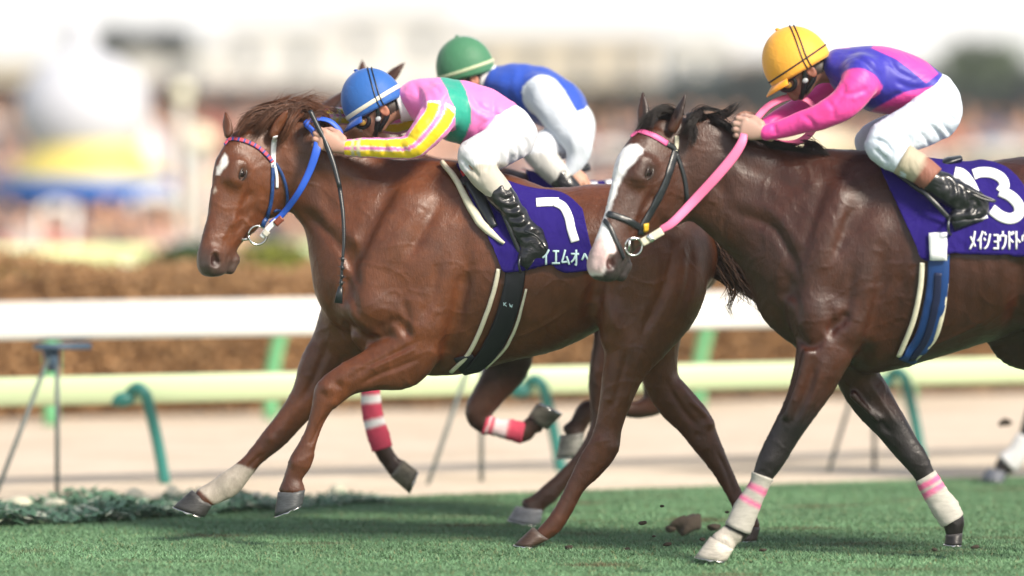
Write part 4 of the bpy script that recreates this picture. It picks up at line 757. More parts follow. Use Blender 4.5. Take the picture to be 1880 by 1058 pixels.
    if q.get('cords'):
        mb_ = MB()
        for dx in (0, .02):
            pts = [hp(-.02 - dx + .03 * abs(math.sin(a)) * 0 + (.02) * (1 - math.cos(a)) * 0 + .035 * max(0, math.cos(a)) * -1, (rc_ + .004) * math.cos(a) if True else 0, (rl_ + .004) * math.sin(a)) for a in np.linspace(-1.85, 1.85, 21)]
            pts = [O + (p - O) * (1.0 if np.linalg.norm((p - O)) > .1 else 1.0) for p in pts]; pts2 = []
            for p in pts:
                r0 = p - O; f_, cc_, l_ = r0 @ fdir, r0 @ c_, r0 @ ldir; e_ = math.sqrt((f_ / rf_) ** 2 + (cc_ / rc_) ** 2 + (l_ / rl_) ** 2); pts2.append(O + r0 / e_ * 1.02)
            mb_.add(*tube(pts2, .0026, 6, 2))
        mb_.build('goggle_cord', MAT['leather'], hm)
    # goggles
    for s_ in (-1, 1):
        fr_ = []; ce = hp(.082, -.056, .054 * s_); nrm = unit(fdir * .5 + ldir * .86 * s_ - c_ * .05); u_ = unit(np.cross(nrm, c_)); v_ = np.cross(nrm, u_)
        fr_ = [ce + u_ * .034 * math.cos(t) + v_ * .025 * math.sin(t) + nrm * -.012 for t in np.linspace(0, 2 * np.pi, 25)]
        v, ff = tube(fr_, .010, 8, 1); gg = mk('goggles', v, ff, MAT['leather'], root)
        ax = np.stack((u_, v_, nrm)); v, ff = ellipsoid(ce - nrm * .010, (.019, .019, .020), ax); mk('lens', v, ff, MAT['lens'], gg)
        gp = [hp(.082 * math.cos(t) + .012, -.046 + .006 * t * t, .084 * math.sin(t) * s_) for t in np.linspace(.8, 1.9, 9)]; v, ff = ribbon(gp, [p_ - O for p_ in gp], .022, .005, 0); mk('goggle_strap', v, ff, MAT['leather'], gg)
        pts = [hp(-.012, -.03, .083 * s_), hp(.0, -.06, .078 * s_), hp(.025, -.095, .058 * s_), hp(.055, -.128, .022 * s_), hp(.06, -.134, 0)]
        v, ff = ribbon(catmull(pts, 4), [p - hp(0, -.05, 0) for p in catmull(pts, 4)], .024, .009, 1); mk('chin_strap', v, ff, MAT['leather'], root)
        pts = [hp(-.045, -.045, .076 * s_), hp(-.03, -.085, .072 * s_), hp(.0, -.105, .060 * s_), hp(.035, -.125, .030 * s_)]; v, ff = ribbon(catmull(pts, 4), [p - hp(0, -.05, 0) for p in catmull(pts, 4)], .022, .009, 1); mk('neck_strap', v, ff, MAT['leather'], root)
        v, ff = ellipsoid(hp(-.028, -.056, .082 * s_), (.019, .030, .009), np.stack((unit(fdir + c_ * -.2), unit(c_ + fdir * .2), ldir))); e0 = hp(-.026, -.056, .0905 * s_)
        v = v - np.exp(-((v - e0) ** 2).sum(1) / .012 ** 2)[:, None] * ldir * s_ * .008; mk('ear', v, ff, MAT['skin'], root, np.tile(np.array(q['skin']) * (1.05, .8, .75), (len(v), 1)))
        v, ff = ellipsoid(hp(.012, -.078, .083 * s_), (.013, .011, .008), np.stack((fdir, c_, ldir))); mk('strap_buckle', v, ff, MAT['buckle'], root)
    return root, hp
MAT['eyewhite'] = mat('eyeball', (.55, .5, .45), .2); MAT['whitecloth'] = mat('white_collar', (.75, .75, .76), .7)
MAT['lens'] = mat('amber_lens', (.42, .26, .04), .12, spec=.9, coat=1); MAT['buckle'] = mat('pale_buckle', (.35, .38, .40), .3)
def arm_coords(V, A):
    """nearest arm segment: running parameter 0..n-1, distance, angle round the arm (0 = upwards/outwards)"""
    best = np.full(len(V), 1e9); T = np.zeros(len(V)); An = np.zeros(len(V)); A = catmull(A, 4)
    for i, (p, q) in enumerate(zip(A[:-1], A[1:])):
        d = q[:3] - p[:3]; t = np.clip((V - p[:3]) @ d / (d @ d), 0, 1); r = V - p[:3] - t[:, None] * d; dist = np.linalg.norm(r, axis=1) - (p[3] + (q[3] - p[3]) * t)
        v = np.array((0, -1., 0)); dh = unit(d); v = unit(v - dh * (v @ dh)); u = np.cross(dh, v); an = np.arctan2(r @ u, r @ v)
        k = dist < best; best[k] = dist[k]; T[k] = (i + t[k]) / (len(A) - 1); An[k] = an[k]
    return T, best, An
# ============ rider of the leader
def silk1(V, px, na, fa):
    C = np.tile(np.array((.80, .20, .52)), (len(V), 1))
    # green hoop round the trunk
    a0 = np.array((826, 140)); ax = px[:, 0] - np.interp(px[:, 1], [140, 165, 200, 225, 250, 275], [823, 838, 848, 848, 838, 822])
    hoop = np.clip((17 - np.abs(ax)) / 2 + .5, 0, 1)
    T1_, d1, an1 = arm_coords(V, na); T2_, d2, an2 = arm_coords(V, fa); near = V[:, 1] < 0
    T = np.where(near, T1_, T2_); d = np.where(near, d1, d2); an = np.where(near, an1, -an2 + 0)
    arm = np.clip((T - .10) / .02, 0, 1) * (d < .022) * ((px[:, 0] < 836) | (T > .35))
    C = mixc(C, (.02, .33, .24), hoop * (1 - arm * (T > .12)) * (np.abs(V[:, 1]) < .22))
    C = mixc(C, (.80, .20, .52), arm)
    w0 = .34 + .05 * np.sin(T * 3)
    for cen in (-.62, .55):
        e_ = np.abs(an - cen); C = mixc(C, (.85, .75, .70), arm * np.clip((w0 + .06 - e_) / .05 + .5, 0, 1) * (T > .12)); C = mixc(C, (.85, .62, .02), arm * np.clip((w0 - e_) / .05 + .5, 0, 1) * (T > .14))
    for c0 in (.905, .955): C = mixc(C, (.58, .53, .38), arm * np.clip((.012 - np.abs(T - c0)) / .006 + .5, 0, 1))
    return C
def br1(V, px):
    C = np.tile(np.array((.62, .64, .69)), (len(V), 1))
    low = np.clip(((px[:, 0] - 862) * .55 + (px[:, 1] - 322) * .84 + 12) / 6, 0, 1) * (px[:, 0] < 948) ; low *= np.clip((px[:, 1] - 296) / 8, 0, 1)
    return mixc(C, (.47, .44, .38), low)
def hc(col, light): return lambda f, c, l: np.tile(np.array(col), (len(f), 1))
n1w, n1k = P(632, 271, -.145), P(596, 257, -.150)
def F_(w_, a, *ls): return [(l, w_, a) for l in ls]
q1 = dict(
  sfold=F_(5, -.006, [(758, 150), (772, 178), (778, 214)], [(800, 212), (775, 238), (748, 258)], [(778, 268), (754, 254), (738, 248)], [(836, 158), (820, 186), (806, 214)], [(862, 168), (884, 198), (922, 214)], [(868, 252), (890, 228), (926, 212)], [(702, 258), (706, 272), (704, 288)], [(676, 260), (680, 288)], [(904, 172), (908, 205), (916, 232)], [(780, 150), (800, 160), (812, 176)], [(730, 262), (742, 275), (748, 292)]) + F_(6, .005, [(768, 150), (784, 178), (790, 208)], [(790, 222), (764, 246)], [(850, 172), (872, 205), (910, 225)], [(880, 248), (905, 222)], [(655, 262), (658, 284)], [(715, 260), (722, 285)]),
  bfold=F_(4, -.009, [(931, 262), (937, 290), (930, 314)], [(946, 258), (954, 284), (948, 306)], [(914, 268), (919, 294), (912, 318)], [(960, 248), (970, 268), (964, 294)], [(900, 256), (874, 262), (852, 276)], [(850, 302), (870, 314), (880, 330)], [(843, 288), (858, 304), (868, 322)], [(895, 278), (898, 300), (890, 318)], [(940, 205), (952, 222), (975, 232)]) + F_(5, .004, [(922, 262), (927, 292), (921, 316)], [(939, 258), (945, 288)], [(890, 252), (862, 262)]),
  wfold=F_(4.5, -.008, [(918, 378), (938, 384), (956, 376)], [(928, 396), (948, 400), (966, 392)], [(938, 414), (958, 418), (976, 408)], [(948, 432), (968, 436), (990, 426)], [(912, 360), (930, 366), (944, 360)]) + F_(4, .005, [(922, 388), (942, 392), (960, 384)], [(934, 406), (952, 410), (970, 400)]),root=(905, 470), seed=1, skin=(.36, .19, .13), c=(-.47, -.88), f=(-.88, .47), hc=(684, 187), hl=-.01, neck=(752, 190),
  torso=[(763, 180, 0, 34, 48), (798, 191, 0, 48, 74), (838, 203, 0, 58, 76), (880, 213, 0, 54, 70), (918, 220, 0, 40, 62)],
  pelvis=[(905, 222, 0, 32, 58), (930, 228, 0, 40, 68), (952, 244, 0, 34, 62)],
  narm=[(812, 190, -.15, 36, 34), (806, 212, -.19, 35, 31), (786, 240, -.22, 31, 28), (757, 268, -.22, 25, 24), (722, 273, -.195, 20, 20), (680, 272, -.165, 17, 17), (641, 272, -.14, 15, 15)],
  farm=[(800, 185, .15, 34, 32), (770, 205, .20, 28, 28), (730, 224, .22, 23, 23), (690, 222, .19, 18, 18), (640, 214, .12, 16, 16), (598, 214, .07, 14, 14)],
  nleg=[(945, 252, -.10, 40, 34), (905, 275, -.18, 40, 34), (872, 290, -.24, 32, 28), (893, 325, -.26, 27, 25), (915, 352, -.27, 25, 24), (935, 380, -.275, 22, 21), (957, 414, -.28, 21, 19), (973, 436, -.28, 25, 19), (984, 458, -.28, 24, 18), (964, 474, -.285, 16, 17)],
  fleg=[(945, 252, .10, 40, 34), (905, 275, .18, 38, 34), (872, 290, .24, 30, 28), (893, 325, .27, 25, 25), (915, 352, .28, 24, 24), (935, 380, .29, 22, 21), (958, 416, .295, 18, 17), (974, 436, .30, 21, 17), (985, 458, .30, 20, 16), (962, 474, .30, 13, 15)],
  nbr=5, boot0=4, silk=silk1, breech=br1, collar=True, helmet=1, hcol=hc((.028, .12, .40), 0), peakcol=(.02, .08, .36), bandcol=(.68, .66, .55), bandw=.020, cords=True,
  hands=[(n1w, n1k, (-.2, -.9, .3), (.25, 0, 1), (.46, .27, .21)), (P(600, 214, .07), P(572, 226, .06), (-.2, .9, .3), (.25, 0, 1), None)])
rider1, hp1 = rider('person', 'jockey in pink, yellow and green silks and blue helmet crouching low on the leading horse', 0., q1)
# ============ rider of the blazed bay
def silk2(V, px, na, fa):
    C = np.tile(np.array((.035, .030, .36)), (len(V), 1)); K = (.80, .06, .34)
    C = mixc(C, K, polymask(px, [(1612, 78), (1660, 92), (1700, 112), (1722, 135), (1700, 152), (1672, 128), (1645, 108), (1600, 88)], 3))
    C = mixc(C, K, polymask(px, [(1718, 158), (1730, 190), (1640, 224), (1580, 215), (1612, 196), (1660, 170)], 3)); C = mixc(C, K, polymask(px, [(1510, 70), (1552, 76), (1560, 88), (1530, 90), (1512, 100)], 3))
    for A in (na, fa):
        T, d, an = arm_coords(V, A); arm = (d < .02) * np.clip((T - .07) / .02, 0, 1); C = mixc(C, K, arm * np.where(np.sign(V[:, 1] - Y2) == np.sign(A[2][1] - Y2), 1., 0.))
    return C
q2 = dict(hs=1.05,
  sfold=F_(5, -.006, [(1556, 98), (1586, 112), (1606, 140)], [(1640, 146), (1668, 160), (1702, 160)], [(1616, 192), (1650, 172), (1694, 166)], [(1600, 160), (1570, 172), (1545, 172)], [(1552, 150), (1546, 176), (1530, 196)], [(1470, 210), (1488, 222), (1500, 240)], [(1515, 180), (1530, 200), (1528, 220)], [(1630, 100), (1648, 130), (1690, 150)], [(1420, 226), (1424, 250)]) + F_(6, .005, [(1568, 96), (1600, 112), (1618, 138)], [(1640, 160), (1668, 172), (1700, 170)], [(1590, 170), (1560, 184)]),
  bfold=F_(4, -.009, [(1700, 222), (1722, 244), (1734, 264)], [(1716, 212), (1736, 234), (1748, 252)], [(1688, 240), (1703, 260), (1710, 276)], [(1598, 254), (1624, 262), (1642, 286)], [(1604, 272), (1618, 286), (1632, 300)], [(1650, 222), (1622, 236), (1604, 250)], [(1722, 150), (1740, 168), (1762, 180)], [(1664, 244), (1672, 262), (1664, 284)], [(1730, 196), (1748, 216), (1760, 224)]) + F_(5, .004, [(1708, 216), (1730, 240), (1742, 260)], [(1612, 250), (1634, 262)], [(1676, 240), (1688, 262)]),
  wfold=F_(5, -.009, [(1736, 322), (1748, 344), (1742, 368)], [(1754, 338), (1764, 358), (1754, 382)], [(1772, 352), (1780, 370), (1768, 394)], [(1786, 362), (1796, 378), (1786, 396)]) + F_(4, .005, [(1745, 330), (1756, 350), (1748, 374)], [(1762, 345), (1772, 362), (1762, 388)]),root=(1700, 400), seed=2, skin=(.24, .12, .085), c=(-.50, -.86), f=(-.86, .50), hc=(1463, 116), hl=-.01, neck=(1535, 128),
  torso=[(1540, 122, 0, 34, 50), (1578, 138, 0, 52, 78), (1622, 148, 0, 62, 80), (1668, 158, 0, 54, 72), (1700, 164, 0, 40, 64)],
  pelvis=[(1690, 168, 0, 34, 60), (1716, 178, 0, 42, 70), (1730, 200, 0, 38, 64)],
  narm=[(1584, 136, -.15, 33, 34), (1574, 162, -.19, 32, 31), (1548, 192, -.21, 28, 28), (1512, 212, -.20, 24, 24), (1468, 226, -.165, 19, 19), (1436, 236, -.14, 16, 16), (1408, 243, -.122, 14, 14)],
  farm=[(1570, 130, .15, 32, 32), (1535, 160, .20, 28, 28), (1490, 190, .20, 24, 24), (1455, 204, .16, 19, 19), (1425, 222, .08, 16, 16), (1400, 236, .05, 14, 14)],
  nleg=[(1722, 212, -.10, 44, 36), (1672, 236, -.19, 41, 36), (1624, 264, -.25, 36, 30), (1656, 292, -.27, 28, 26), (1690, 312, -.28, 25, 24), (1712, 330, -.285, 24, 23), (1742, 352, -.29, 26, 22), (1772, 366, -.29, 27, 20), (1798, 382, -.29, 20, 18), (1758, 398, -.29, 15, 17)],
  fleg=[(1722, 212, .10, 44, 36), (1660, 236, .19, 38, 36), (1600, 262, .25, 32, 30), (1640, 290, .28, 26, 26), (1690, 312, .29, 25, 24), (1712, 330, .295, 24, 23), (1742, 354, .30, 23, 20), (1770, 372, .30, 23, 18), (1790, 386, .30, 19, 17), (1758, 399, .30, 13, 16)],
  nbr=5, boot0=5, silk=silk2, breech=lambda V, px: mixc(np.tile(np.array((.56, .63, .73)), (len(V), 1)), (.80, .80, .80), np.clip((1740 - px[:, 0]) / 60, 0, 0)), helmet=1, hcol=hc((.84, .40, .05), 0), peakcol=(.86, .34, .02), bandcol=(.03, .02, .015), bandw=.008, cords=True,
  sock=lambda v, px: mixc(np.tile(np.array((.40, .36, .27)), (len(v), 1)), (.26, .11, .08), np.clip(((px[:, 0] - 1668) * .85 + (px[:, 1] - 318) * .5 - 14) / 3, 0, 1)),
  hands=[(P(1402, 243, Y2 - .12), P(1368, 236, Y2 - .12), (-.2, -.9, .3), (.15, 0, 1), (.44, .28, .23)), (P(1400, 236, Y2 + .05), P(1370, 232, Y2 + .05), (-.2, .9, .3), (.15, 0, 1), None)])
rider2, hp2 = rider('person', 'jockey in magenta and blue silks and orange-yellow helmet riding the blazed bay', Y2, q2)
# ============ rider of the hidden horse
def silk3(V, px, na, fa):
    C = np.tile(np.array((.02, .07, .42)), (len(V), 1))
    for A in (na, fa):
        T, d, an = arm_coords(V, A); arm = (d < .02) * np.clip((T - .06) / .02, 0, 1); C = mixc(C, (.60, .66, .74), arm * np.where(np.sign(V[:, 1] - Y3) == np.sign(A[2][1] - Y3), 1., 0.))
    return C
q3 = dict(root=(1040, 470), seed=3, skin=(.50, .28, .20), c=(-.25, -.97, -.06), f=(-.97, .25), hc=(854, 126), neck=(905, 150),
  torso=[(918, 156, 0, 36, 48), (950, 162, 0, 46, 68), (990, 176, 0, 52, 72), (1026, 194, 0, 46, 66), (1048, 212, 0, 36, 58)],
  pelvis=[(1040, 205, 0, 34, 56), (1056, 225, 0, 36, 62), (1056, 248, 0, 36, 58)],
  narm=[(990, 164, -.14, 26, 30), (1002, 180, -.18, 32, 30), (1028, 218, -.22, 32, 28), (1058, 256, -.26, 28, 26), (1062, 285, -.27, 22, 20), (1046, 312, -.27, 14, 14)],
  farm=[(960, 160, .15, 32, 30), (930, 200, .2, 28, 26), (890, 225, .2, 22, 20), (850, 235, .15, 16, 16), (815, 240, .1, 13, 13)],
  nleg=[(1052, 250, -.10, 38, 34), (1015, 264, -.19, 33, 32), (985, 276, -.24, 26, 26), (1004, 300, -.27, 26, 25), (1030, 326, -.28, 22, 22), (1048, 350, -.28, 20, 20), (1066, 380, -.28, 17, 16), (1080, 400, -.28, 18, 16), (1088, 418, -.28, 17, 15), (1066, 430, -.28, 12, 14)],
  fleg=[(1052, 250, .10, 38, 34), (1015, 264, .19, 33, 32), (985, 276, .24, 26, 26), (1004, 300, .27, 26, 25), (1030, 326, .28, 22, 22), (1048, 350, .28, 20, 20), (1066, 380, .28, 17, 16), (1080, 400, .28, 18, 16), (1088, 418, .28, 17, 15), (1066, 430, .28, 12, 14)],
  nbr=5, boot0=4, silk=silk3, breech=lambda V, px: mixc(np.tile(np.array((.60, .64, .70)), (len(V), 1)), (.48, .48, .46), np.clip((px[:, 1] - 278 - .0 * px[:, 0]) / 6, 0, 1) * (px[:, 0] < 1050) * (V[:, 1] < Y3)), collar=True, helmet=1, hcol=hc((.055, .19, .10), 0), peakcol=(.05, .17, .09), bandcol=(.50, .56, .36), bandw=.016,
  hands=[(P(1046, 316, Y3 - .27), P(1058, 338, Y3 - .28), (.2, -.9, .1), (1, 0, .2), None), (P(815, 240, Y3 + .1), P(790, 240, Y3 + .1), (-.2, .9, .3), (.15, 0, 1), None)])
rider3, hp3 = rider('person', 'jockey in blue and white silks and green helmet seen behind the pink rider\'s back', Y3, q3)
# ---------------------------------------------------------------- saddle cloths, saddles, girths
def cloth(bv, Y0, top, bot, label, m_, seed):
    V, Q, base = drape(bv, top, bot, 56, 34, .018, Y0, fold=.012, seed=seed)
    root = empty('saddle_cloth', P(*top[len(top) // 2], Y0), label, 'saddle cloth'); mk('cloth', V, Q, m_, root); return root, bvh_of(base)
cl1, bc1 = cloth(bv1, 0., [(838, 306), (870, 318), (905, 328), (950, 344), (982, 352), (1021, 357), (1046, 367), (1070, 388)], [(922, 494), (930, 500), (968, 496), (1009, 486), (1022, 495), (1041, 500), (1078, 496), (1092, 490)], 'purple saddle cloth with a white number seven on the leading horse', MAT['cloth'], 1)
m_ = MB(); stroke(m_, bc1, [(984, 373), (1004, 372), (1026, 372)], 16, .004, -.28); stroke(m_, bc1, [(1018, 372), (1034, 381), (1044, 400), (1049, 422), (1056, 444)], 16, .0046, -.28); m_.build('number', MAT['white'], cl1)
m_ = MB()
def write(m_, bv, txt, xs, y0, h_, w_, wp, Yg, off=.004, skew=0.):
    for i, (c, x) in enumerate(zip(txt, xs)):
        for j, s_ in enumerate(KANA[c]): stroke(m_, bv, [(x + u * w_ + skew * (1 - v), y0 + v * h_) for u, v in s_], wp, off + .0005 * j, Yg, cross=2, sub=4)
write(m_, bc1, ['イ', 'エ', 'ム', 'オ', 'ペ'], [995, 1013, 1030, 1048, 1068], 459, 27, 15, 3.6, -.28); m_.build('lettering', MAT['palecyan'], cl1)
cl2, bc2 = cloth(bv2, Y2, [(1604, 288), (1660, 292), (1765, 299), (1797, 300), (1831, 306), (1860, 322), (1884, 352), (1910, 400)], [(1688, 462), (1699, 478), (1744, 466), (1770, 467), (1830, 468), (1880, 468), (1915, 468)], 'purple saddle cloth with a white number thirteen on the blazed horse', MAT['cloth'], 2)
m_ = MB(); stroke(m_, bc2, [(1752, 318), (1766, 322), (1780, 338), (1792, 365), (1804, 404)], 21, .004, Y2 - .3)
stroke(m_, bc2, [(1787, 322), (1800, 318), (1820, 319), (1838, 328), (1844, 342), (1836, 354)], 19, .004, Y2 - .3); stroke(m_, bc2, [(1836, 352), (1856, 362), (1870, 378), (1870, 394), (1856, 402), (1838, 398), (1820, 385)], 20, .0046, Y2 - .3); m_.build('number', MAT['white'], cl2)
m_ = MB(); write(m_, bc2, ['メ', 'イ', 'シ', 'ョ', 'ウ', 'ド', 'ト', 'ウ2'], [1780, 1794, 1806, 1822, 1835, 1849, 1862, 1876], 425, 33, 12, 3.4, Y2 - .3); m_.build('lettering', MAT['white'], cl2)
cl3, bc3 = cloth(bv3, Y3, [(960, 306), (1020, 312), (1080, 312), (1130, 316), (1180, 330), (1215, 350)], [(1020, 470), (1040, 480), (1100, 478), (1160, 470), (1230, 460)], 'purple saddle cloth beyond the leading horse under the green-helmeted rider', MAT['cloth'], 3)
m_ = MB(); stroke(m_, bc3, [(1068, 318), (1080, 324), (1090, 338), (1094, 370)], 13, .004, Y3 - .28); stroke(m_, bc3, [(1106, 322), (1116, 330), (1120, 345)], 12, .004, Y3 - .28); m_.build('number', MAT['white'], cl3)
def saddle(Y0, bv, pts_seat, label, col, sk, girth, gm, edges, felt=None, red=None, cant=None, flap=None, buckle=None):
    root = empty('saddle', P(*pts_seat[0][:2], Y0), label, 'saddle')
    V, Fs = tube([P(x, y, Y0) for x, y, r, l in pts_seat], [r * M(Y0) for x, y, r, l in pts_seat], 16, 5, r2=[l for x, y, r, l in pts_seat]); mk('seat', V, Fs, MAT['leather'] if cant is None else cant, root)
    gw = []
    for s_ in (1, -1):
        v, ff = strap(bv, girth, edges[0], .008, .010, Y0 - .25 * 1)
        if s_ < 0: v = v.copy(); v[:, 1] = 2 * Y0 - v[:, 1]; ff = [f[::-1] for f in ff]
        g_ = mk('girth', v, ff, gm, root)
        for e_ in edges[1]:
            v, ff = strap(bv, e_[0], e_[1], .010, .006, Y0 - .25)
            if s_ < 0: v = v.copy(); v[:, 1] = 2 * Y0 - v[:, 1]; ff = [f[::-1] for f in ff]
            mk('girth_pad', v, ff, MAT['ivory'], g_)
    if flap:
        v, ff = strap(sk, flap[0], flap[1], .012, .006, Y0 - .28); mk('flap', v, ff, MAT['leather'], root)
    if felt: v, ff = strap(bv, felt[0], felt[1], .022, .012, Y0 - .25); mk('pad', v, ff, MAT['ivory'], root)
    if red:
        v, ff = strap(bv, red[0], red[1], .012, .022, Y0 - .25); mk('lining', v, ff, mat('red_felt', (.50, .03, .03), .8), root)
    return root
MAT['palebl'] = mat('pale_cantle', (.40, .55, .62), .4)
sd1 = saddle(0., bv1, [(850, 318, 8, .05), (880, 326, 10, .08), (930, 338, 9, .09), (962, 346, 8, .10), (984, 349, 4, .08)], 'small pale racing saddle under the pink rider', None, bc1,
  [(948, 486), (942, 530), (925, 590), (900, 640), (868, 676), (850, 688)], mat('black_webbing', (.006, .007, .012), .55, bump=.3, bscale=200), (.085, [([(916, 494), (904, 545), (882, 605), (858, 650), (828, 680)], .020), ([(966, 530), (950, 590), (928, 636), (892, 672)], [.010, .014, .014, .010])]),
  felt=([(812, 306), (838, 336), (860, 376), (886, 414), (914, 440), (926, 449)], [.020, .026, .030, .040, .036, .014]), red=([(846, 322), (866, 348), (884, 376), (900, 400)], [.010, .026, .026, .012]), cant=MAT['palebl'], flap=([(838, 314), (866, 342), (888, 380), (908, 418)], [.03, .05, .05, .03]))
sd2 = saddle(Y2, bv2, [(1640, 292, 6, .05), (1680, 300, 8, .08), (1716, 306, 9, .10), (1742, 298, 10, .10), (1764, 291, 6, .08)], 'small dark racing saddle under the magenta rider', None, bc2,
  [(1716, 350), (1722, 400), (1724, 440), (1722, 520), (1708, 590), (1690, 630), (1664, 660)], mat('blue_webbing', (.006, .045, .19), .5, bump=.3, bscale=200), (.088, [([(1694, 482), (1690, 530), (1676, 590), (1650, 652)], .022), ([(1738, 520), (1728, 580), (1712, 624), (1680, 656)], [.016, .022, .024, .014])]),
  flap=([(1625, 300), (1665, 325), (1700, 352), (1716, 368)], [.035, .06, .06, .03]))
sd3 = saddle(Y3, bv3, [(985, 314, 8, .06), (1020, 316, 9, .08), (1060, 312, 9, .09), (1082, 306, 8, .08)], 'saddle under the green-helmeted rider', None, bc3, [(1075, 470), (1065, 540), (1040, 610)], MAT['leather'], (.08, []))
v, ff = strap(bv2, [(1724, 500), (1720, 545), (1706, 600), (1690, 632), (1672, 654)], .030, .004, .021, Y2 - .25); mk('girth_strap', v, ff, mat('navy_webbing', (.004, .010, .05), .6), sd2)
v, ff = strap(bv2, [(1706, 470), (1724, 472), (1742, 472)], .018, .006, .024, Y2 - .25, step=4.); mk('girth_buckle', v, ff, MAT['leather'], sd2)
# maker's letters and white panel on the girths
m_ = MB()
for st in ([(926, 553), (926, 559)], [(930, 553), (926.5, 556)], [(926.5, 556), (930.5, 560)], [(935, 555), (936.5, 561)], [(936.5, 561), (938, 557)], [(938, 557), (939.5, 562)], [(939.5, 562), (941.5, 556)]): stroke(m_, bv1, st, 1.3, .0235, -.28, cross=1)
m_.build('lettering', MAT['palecyan'], sd1)
m_ = MB(); stroke(m_, bv2, [(1723, 430), (1723, 478)], 32, .036, Y2 - .3); m_.build('panel', MAT['white'], sd2)
# stirrups ---------------------------------------------------------------
def stirrup(Y0, root, top, foot, lat, half=.038):
    a, b_ = P(*top, Y0 + lat), P(*foot, Y0 + lat - .01); v, ff = tube([a, (a + b_) / 2 + (0, -.01 * np.sign(-lat), 0), b_], .004, 8, 4, r2=.010, lat=(1, 0, 0)); l_ = mk('stirrup_leather', v, ff, MAT['leather'], root)
    pts = [b_ + np.array((.012 * math.sin(t), half * math.sin(t), -.025 + .034 * math.cos(t))) for t in np.linspace(0, 2 * np.pi, 17)]; v, ff = tube(pts, .005, 8, 1); mk('stirrup', v, ff, MAT['steel_dark'], root)
MAT['steel_dark'] = mat('dark_steel', (.10, .11, .12), .35, metal=.8)
stirrup(0., sd1, (905, 345), (958, 474), -.285); stirrup(0., sd1, (905, 345), (958, 474), .30); stirrup(Y2, sd2, (1690, 345), (1745, 404), -.30); stirrup(Y2, sd2, (1690, 345), (1745, 404), .30); stirrup(Y3, sd3, (1020, 330), (1068, 432), -.28)
# loose strap at the back of rider 2's ankle, spur of rider 1's boot strap
m_ = MB(); m_.add(*tube([P(1770, 345, Y2 - .335), P(1800, 358, Y2 - .335), P(1828, 370, Y2 - .33), P(1806, 366, Y2 - .34), P(1782, 356, Y2 - .345)], .005, 8, 4, r2=.003)); m_.build('boot_strap', MAT['leather'], rider2)
m_ = MB(); m_.add(*tube([P(962, 424, -.335), P(985, 434, -.34), P(1004, 460, -.33)], .004, 8, 4, r2=.003)); m_.build('boot_strap', MAT['leather'], rider1)
# ---------------------------------------------------------------- bridles
def bridle(root_h, bv, Y0, items, label=None):
    br = None
    for nm, pts, wd, m_ in items:
        v, ff = strap(bv, pts, wd, .006, .002, Y0 - .1, step=3.)
        o = mk(nm, v, ff, m_, root_h)
    return br
redblue = MB(); v, ff = strap(bv1, [(408, 262), (430, 256), (456, 262), (480, 276), (501, 298)], .019, .006, .003, -.1, step=2.)
n_ = len(v) // 8; cc = np.array([((.03, .08, .34) if (i // 1) % 4 < 2 else (.60, .05, .08)) for i in range(n_) for _ in range(8)]); cc = np.array([(.03, .07, .30) if (j % 8 in (0, 5, 6, 7) or (j // 8) % 5 < 2) else (.62, .06, .09) for j in range(len(v))])
bl = mk('browband', v, ff, MAT['attr'], horse1, cc)
BL = MAT['blueleather']; WL = mat('white_strap', (.75, .76, .78), .4)
bridle(horse1, bv1, 0., [('headpiece', [(505, 250), (502, 270), (501, 292), (502, 308)], .024, WL), ('cheekpiece', [(501, 300), (500, 330), (499, 360), (494, 385), (488, 405)], .017, BL), ('cheekpiece', [(503, 300), (508, 325), (508, 345)], .014, WL),
  ('throatlatch', [(506, 300), (518, 320), (526, 345), (528, 368), (524, 388), (515, 402)], .013, BL)])
bridle(horse2, bv2, Y2, [('browband', [(1150, 242), (1172, 241), (1200, 250), (1224, 264)], .026, mat('pink_band', (.75, .12, .32), .5, bump=.3, bscale=250)), ('browband_end', [(1224, 264), (1238, 272), (1243, 280)], .024, MAT['leather']), ('headpiece', [(1242, 250), (1242, 262), (1240, 280)], .020, MAT['ivory']),
  ('cheekpiece', [(1240, 278), (1232, 305), (1222, 335), (1208, 365), (1194, 390), (1180, 415), (1175, 430)], .034, MAT['leather']), ('throatlatch', [(1242, 282), (1250, 305), (1257, 330), (1261, 360), (1264, 380)], .018, MAT['leather']),
  ('noseband', [(1088, 390), (1105, 390), (1130, 397), (1155, 406), (1178, 420)], .028, MAT['leather']), ('noseband_strap', [(1090, 396), (1106, 402), (1120, 418), (1130, 440), (1140, 462), (1144, 474)], .020, MAT['leather'])])
v, ff = strap(bv2, [(1184, 410), (1183, 424)], .026, .008, .008, Y2 - .12, step=3.); mk('tag', v, ff, mat('yellow_tag', (.70, .42, .03), .5), horse2)
def ring(c, r, rt, nrm, m_, nm, root):
    nrm = unit(nrm); u = unit(np.cross(nrm, (0, 0, 1.))); v_ = np.cross(nrm, u); pts = [np.asarray(c) + u * r * math.cos(t) + v_ * r * math.sin(t) for t in np.linspace(0, 2 * np.pi, 25)]; V, Fs = tube(pts, rt, 8, 1); return mk(nm, V, Fs, m_, root)
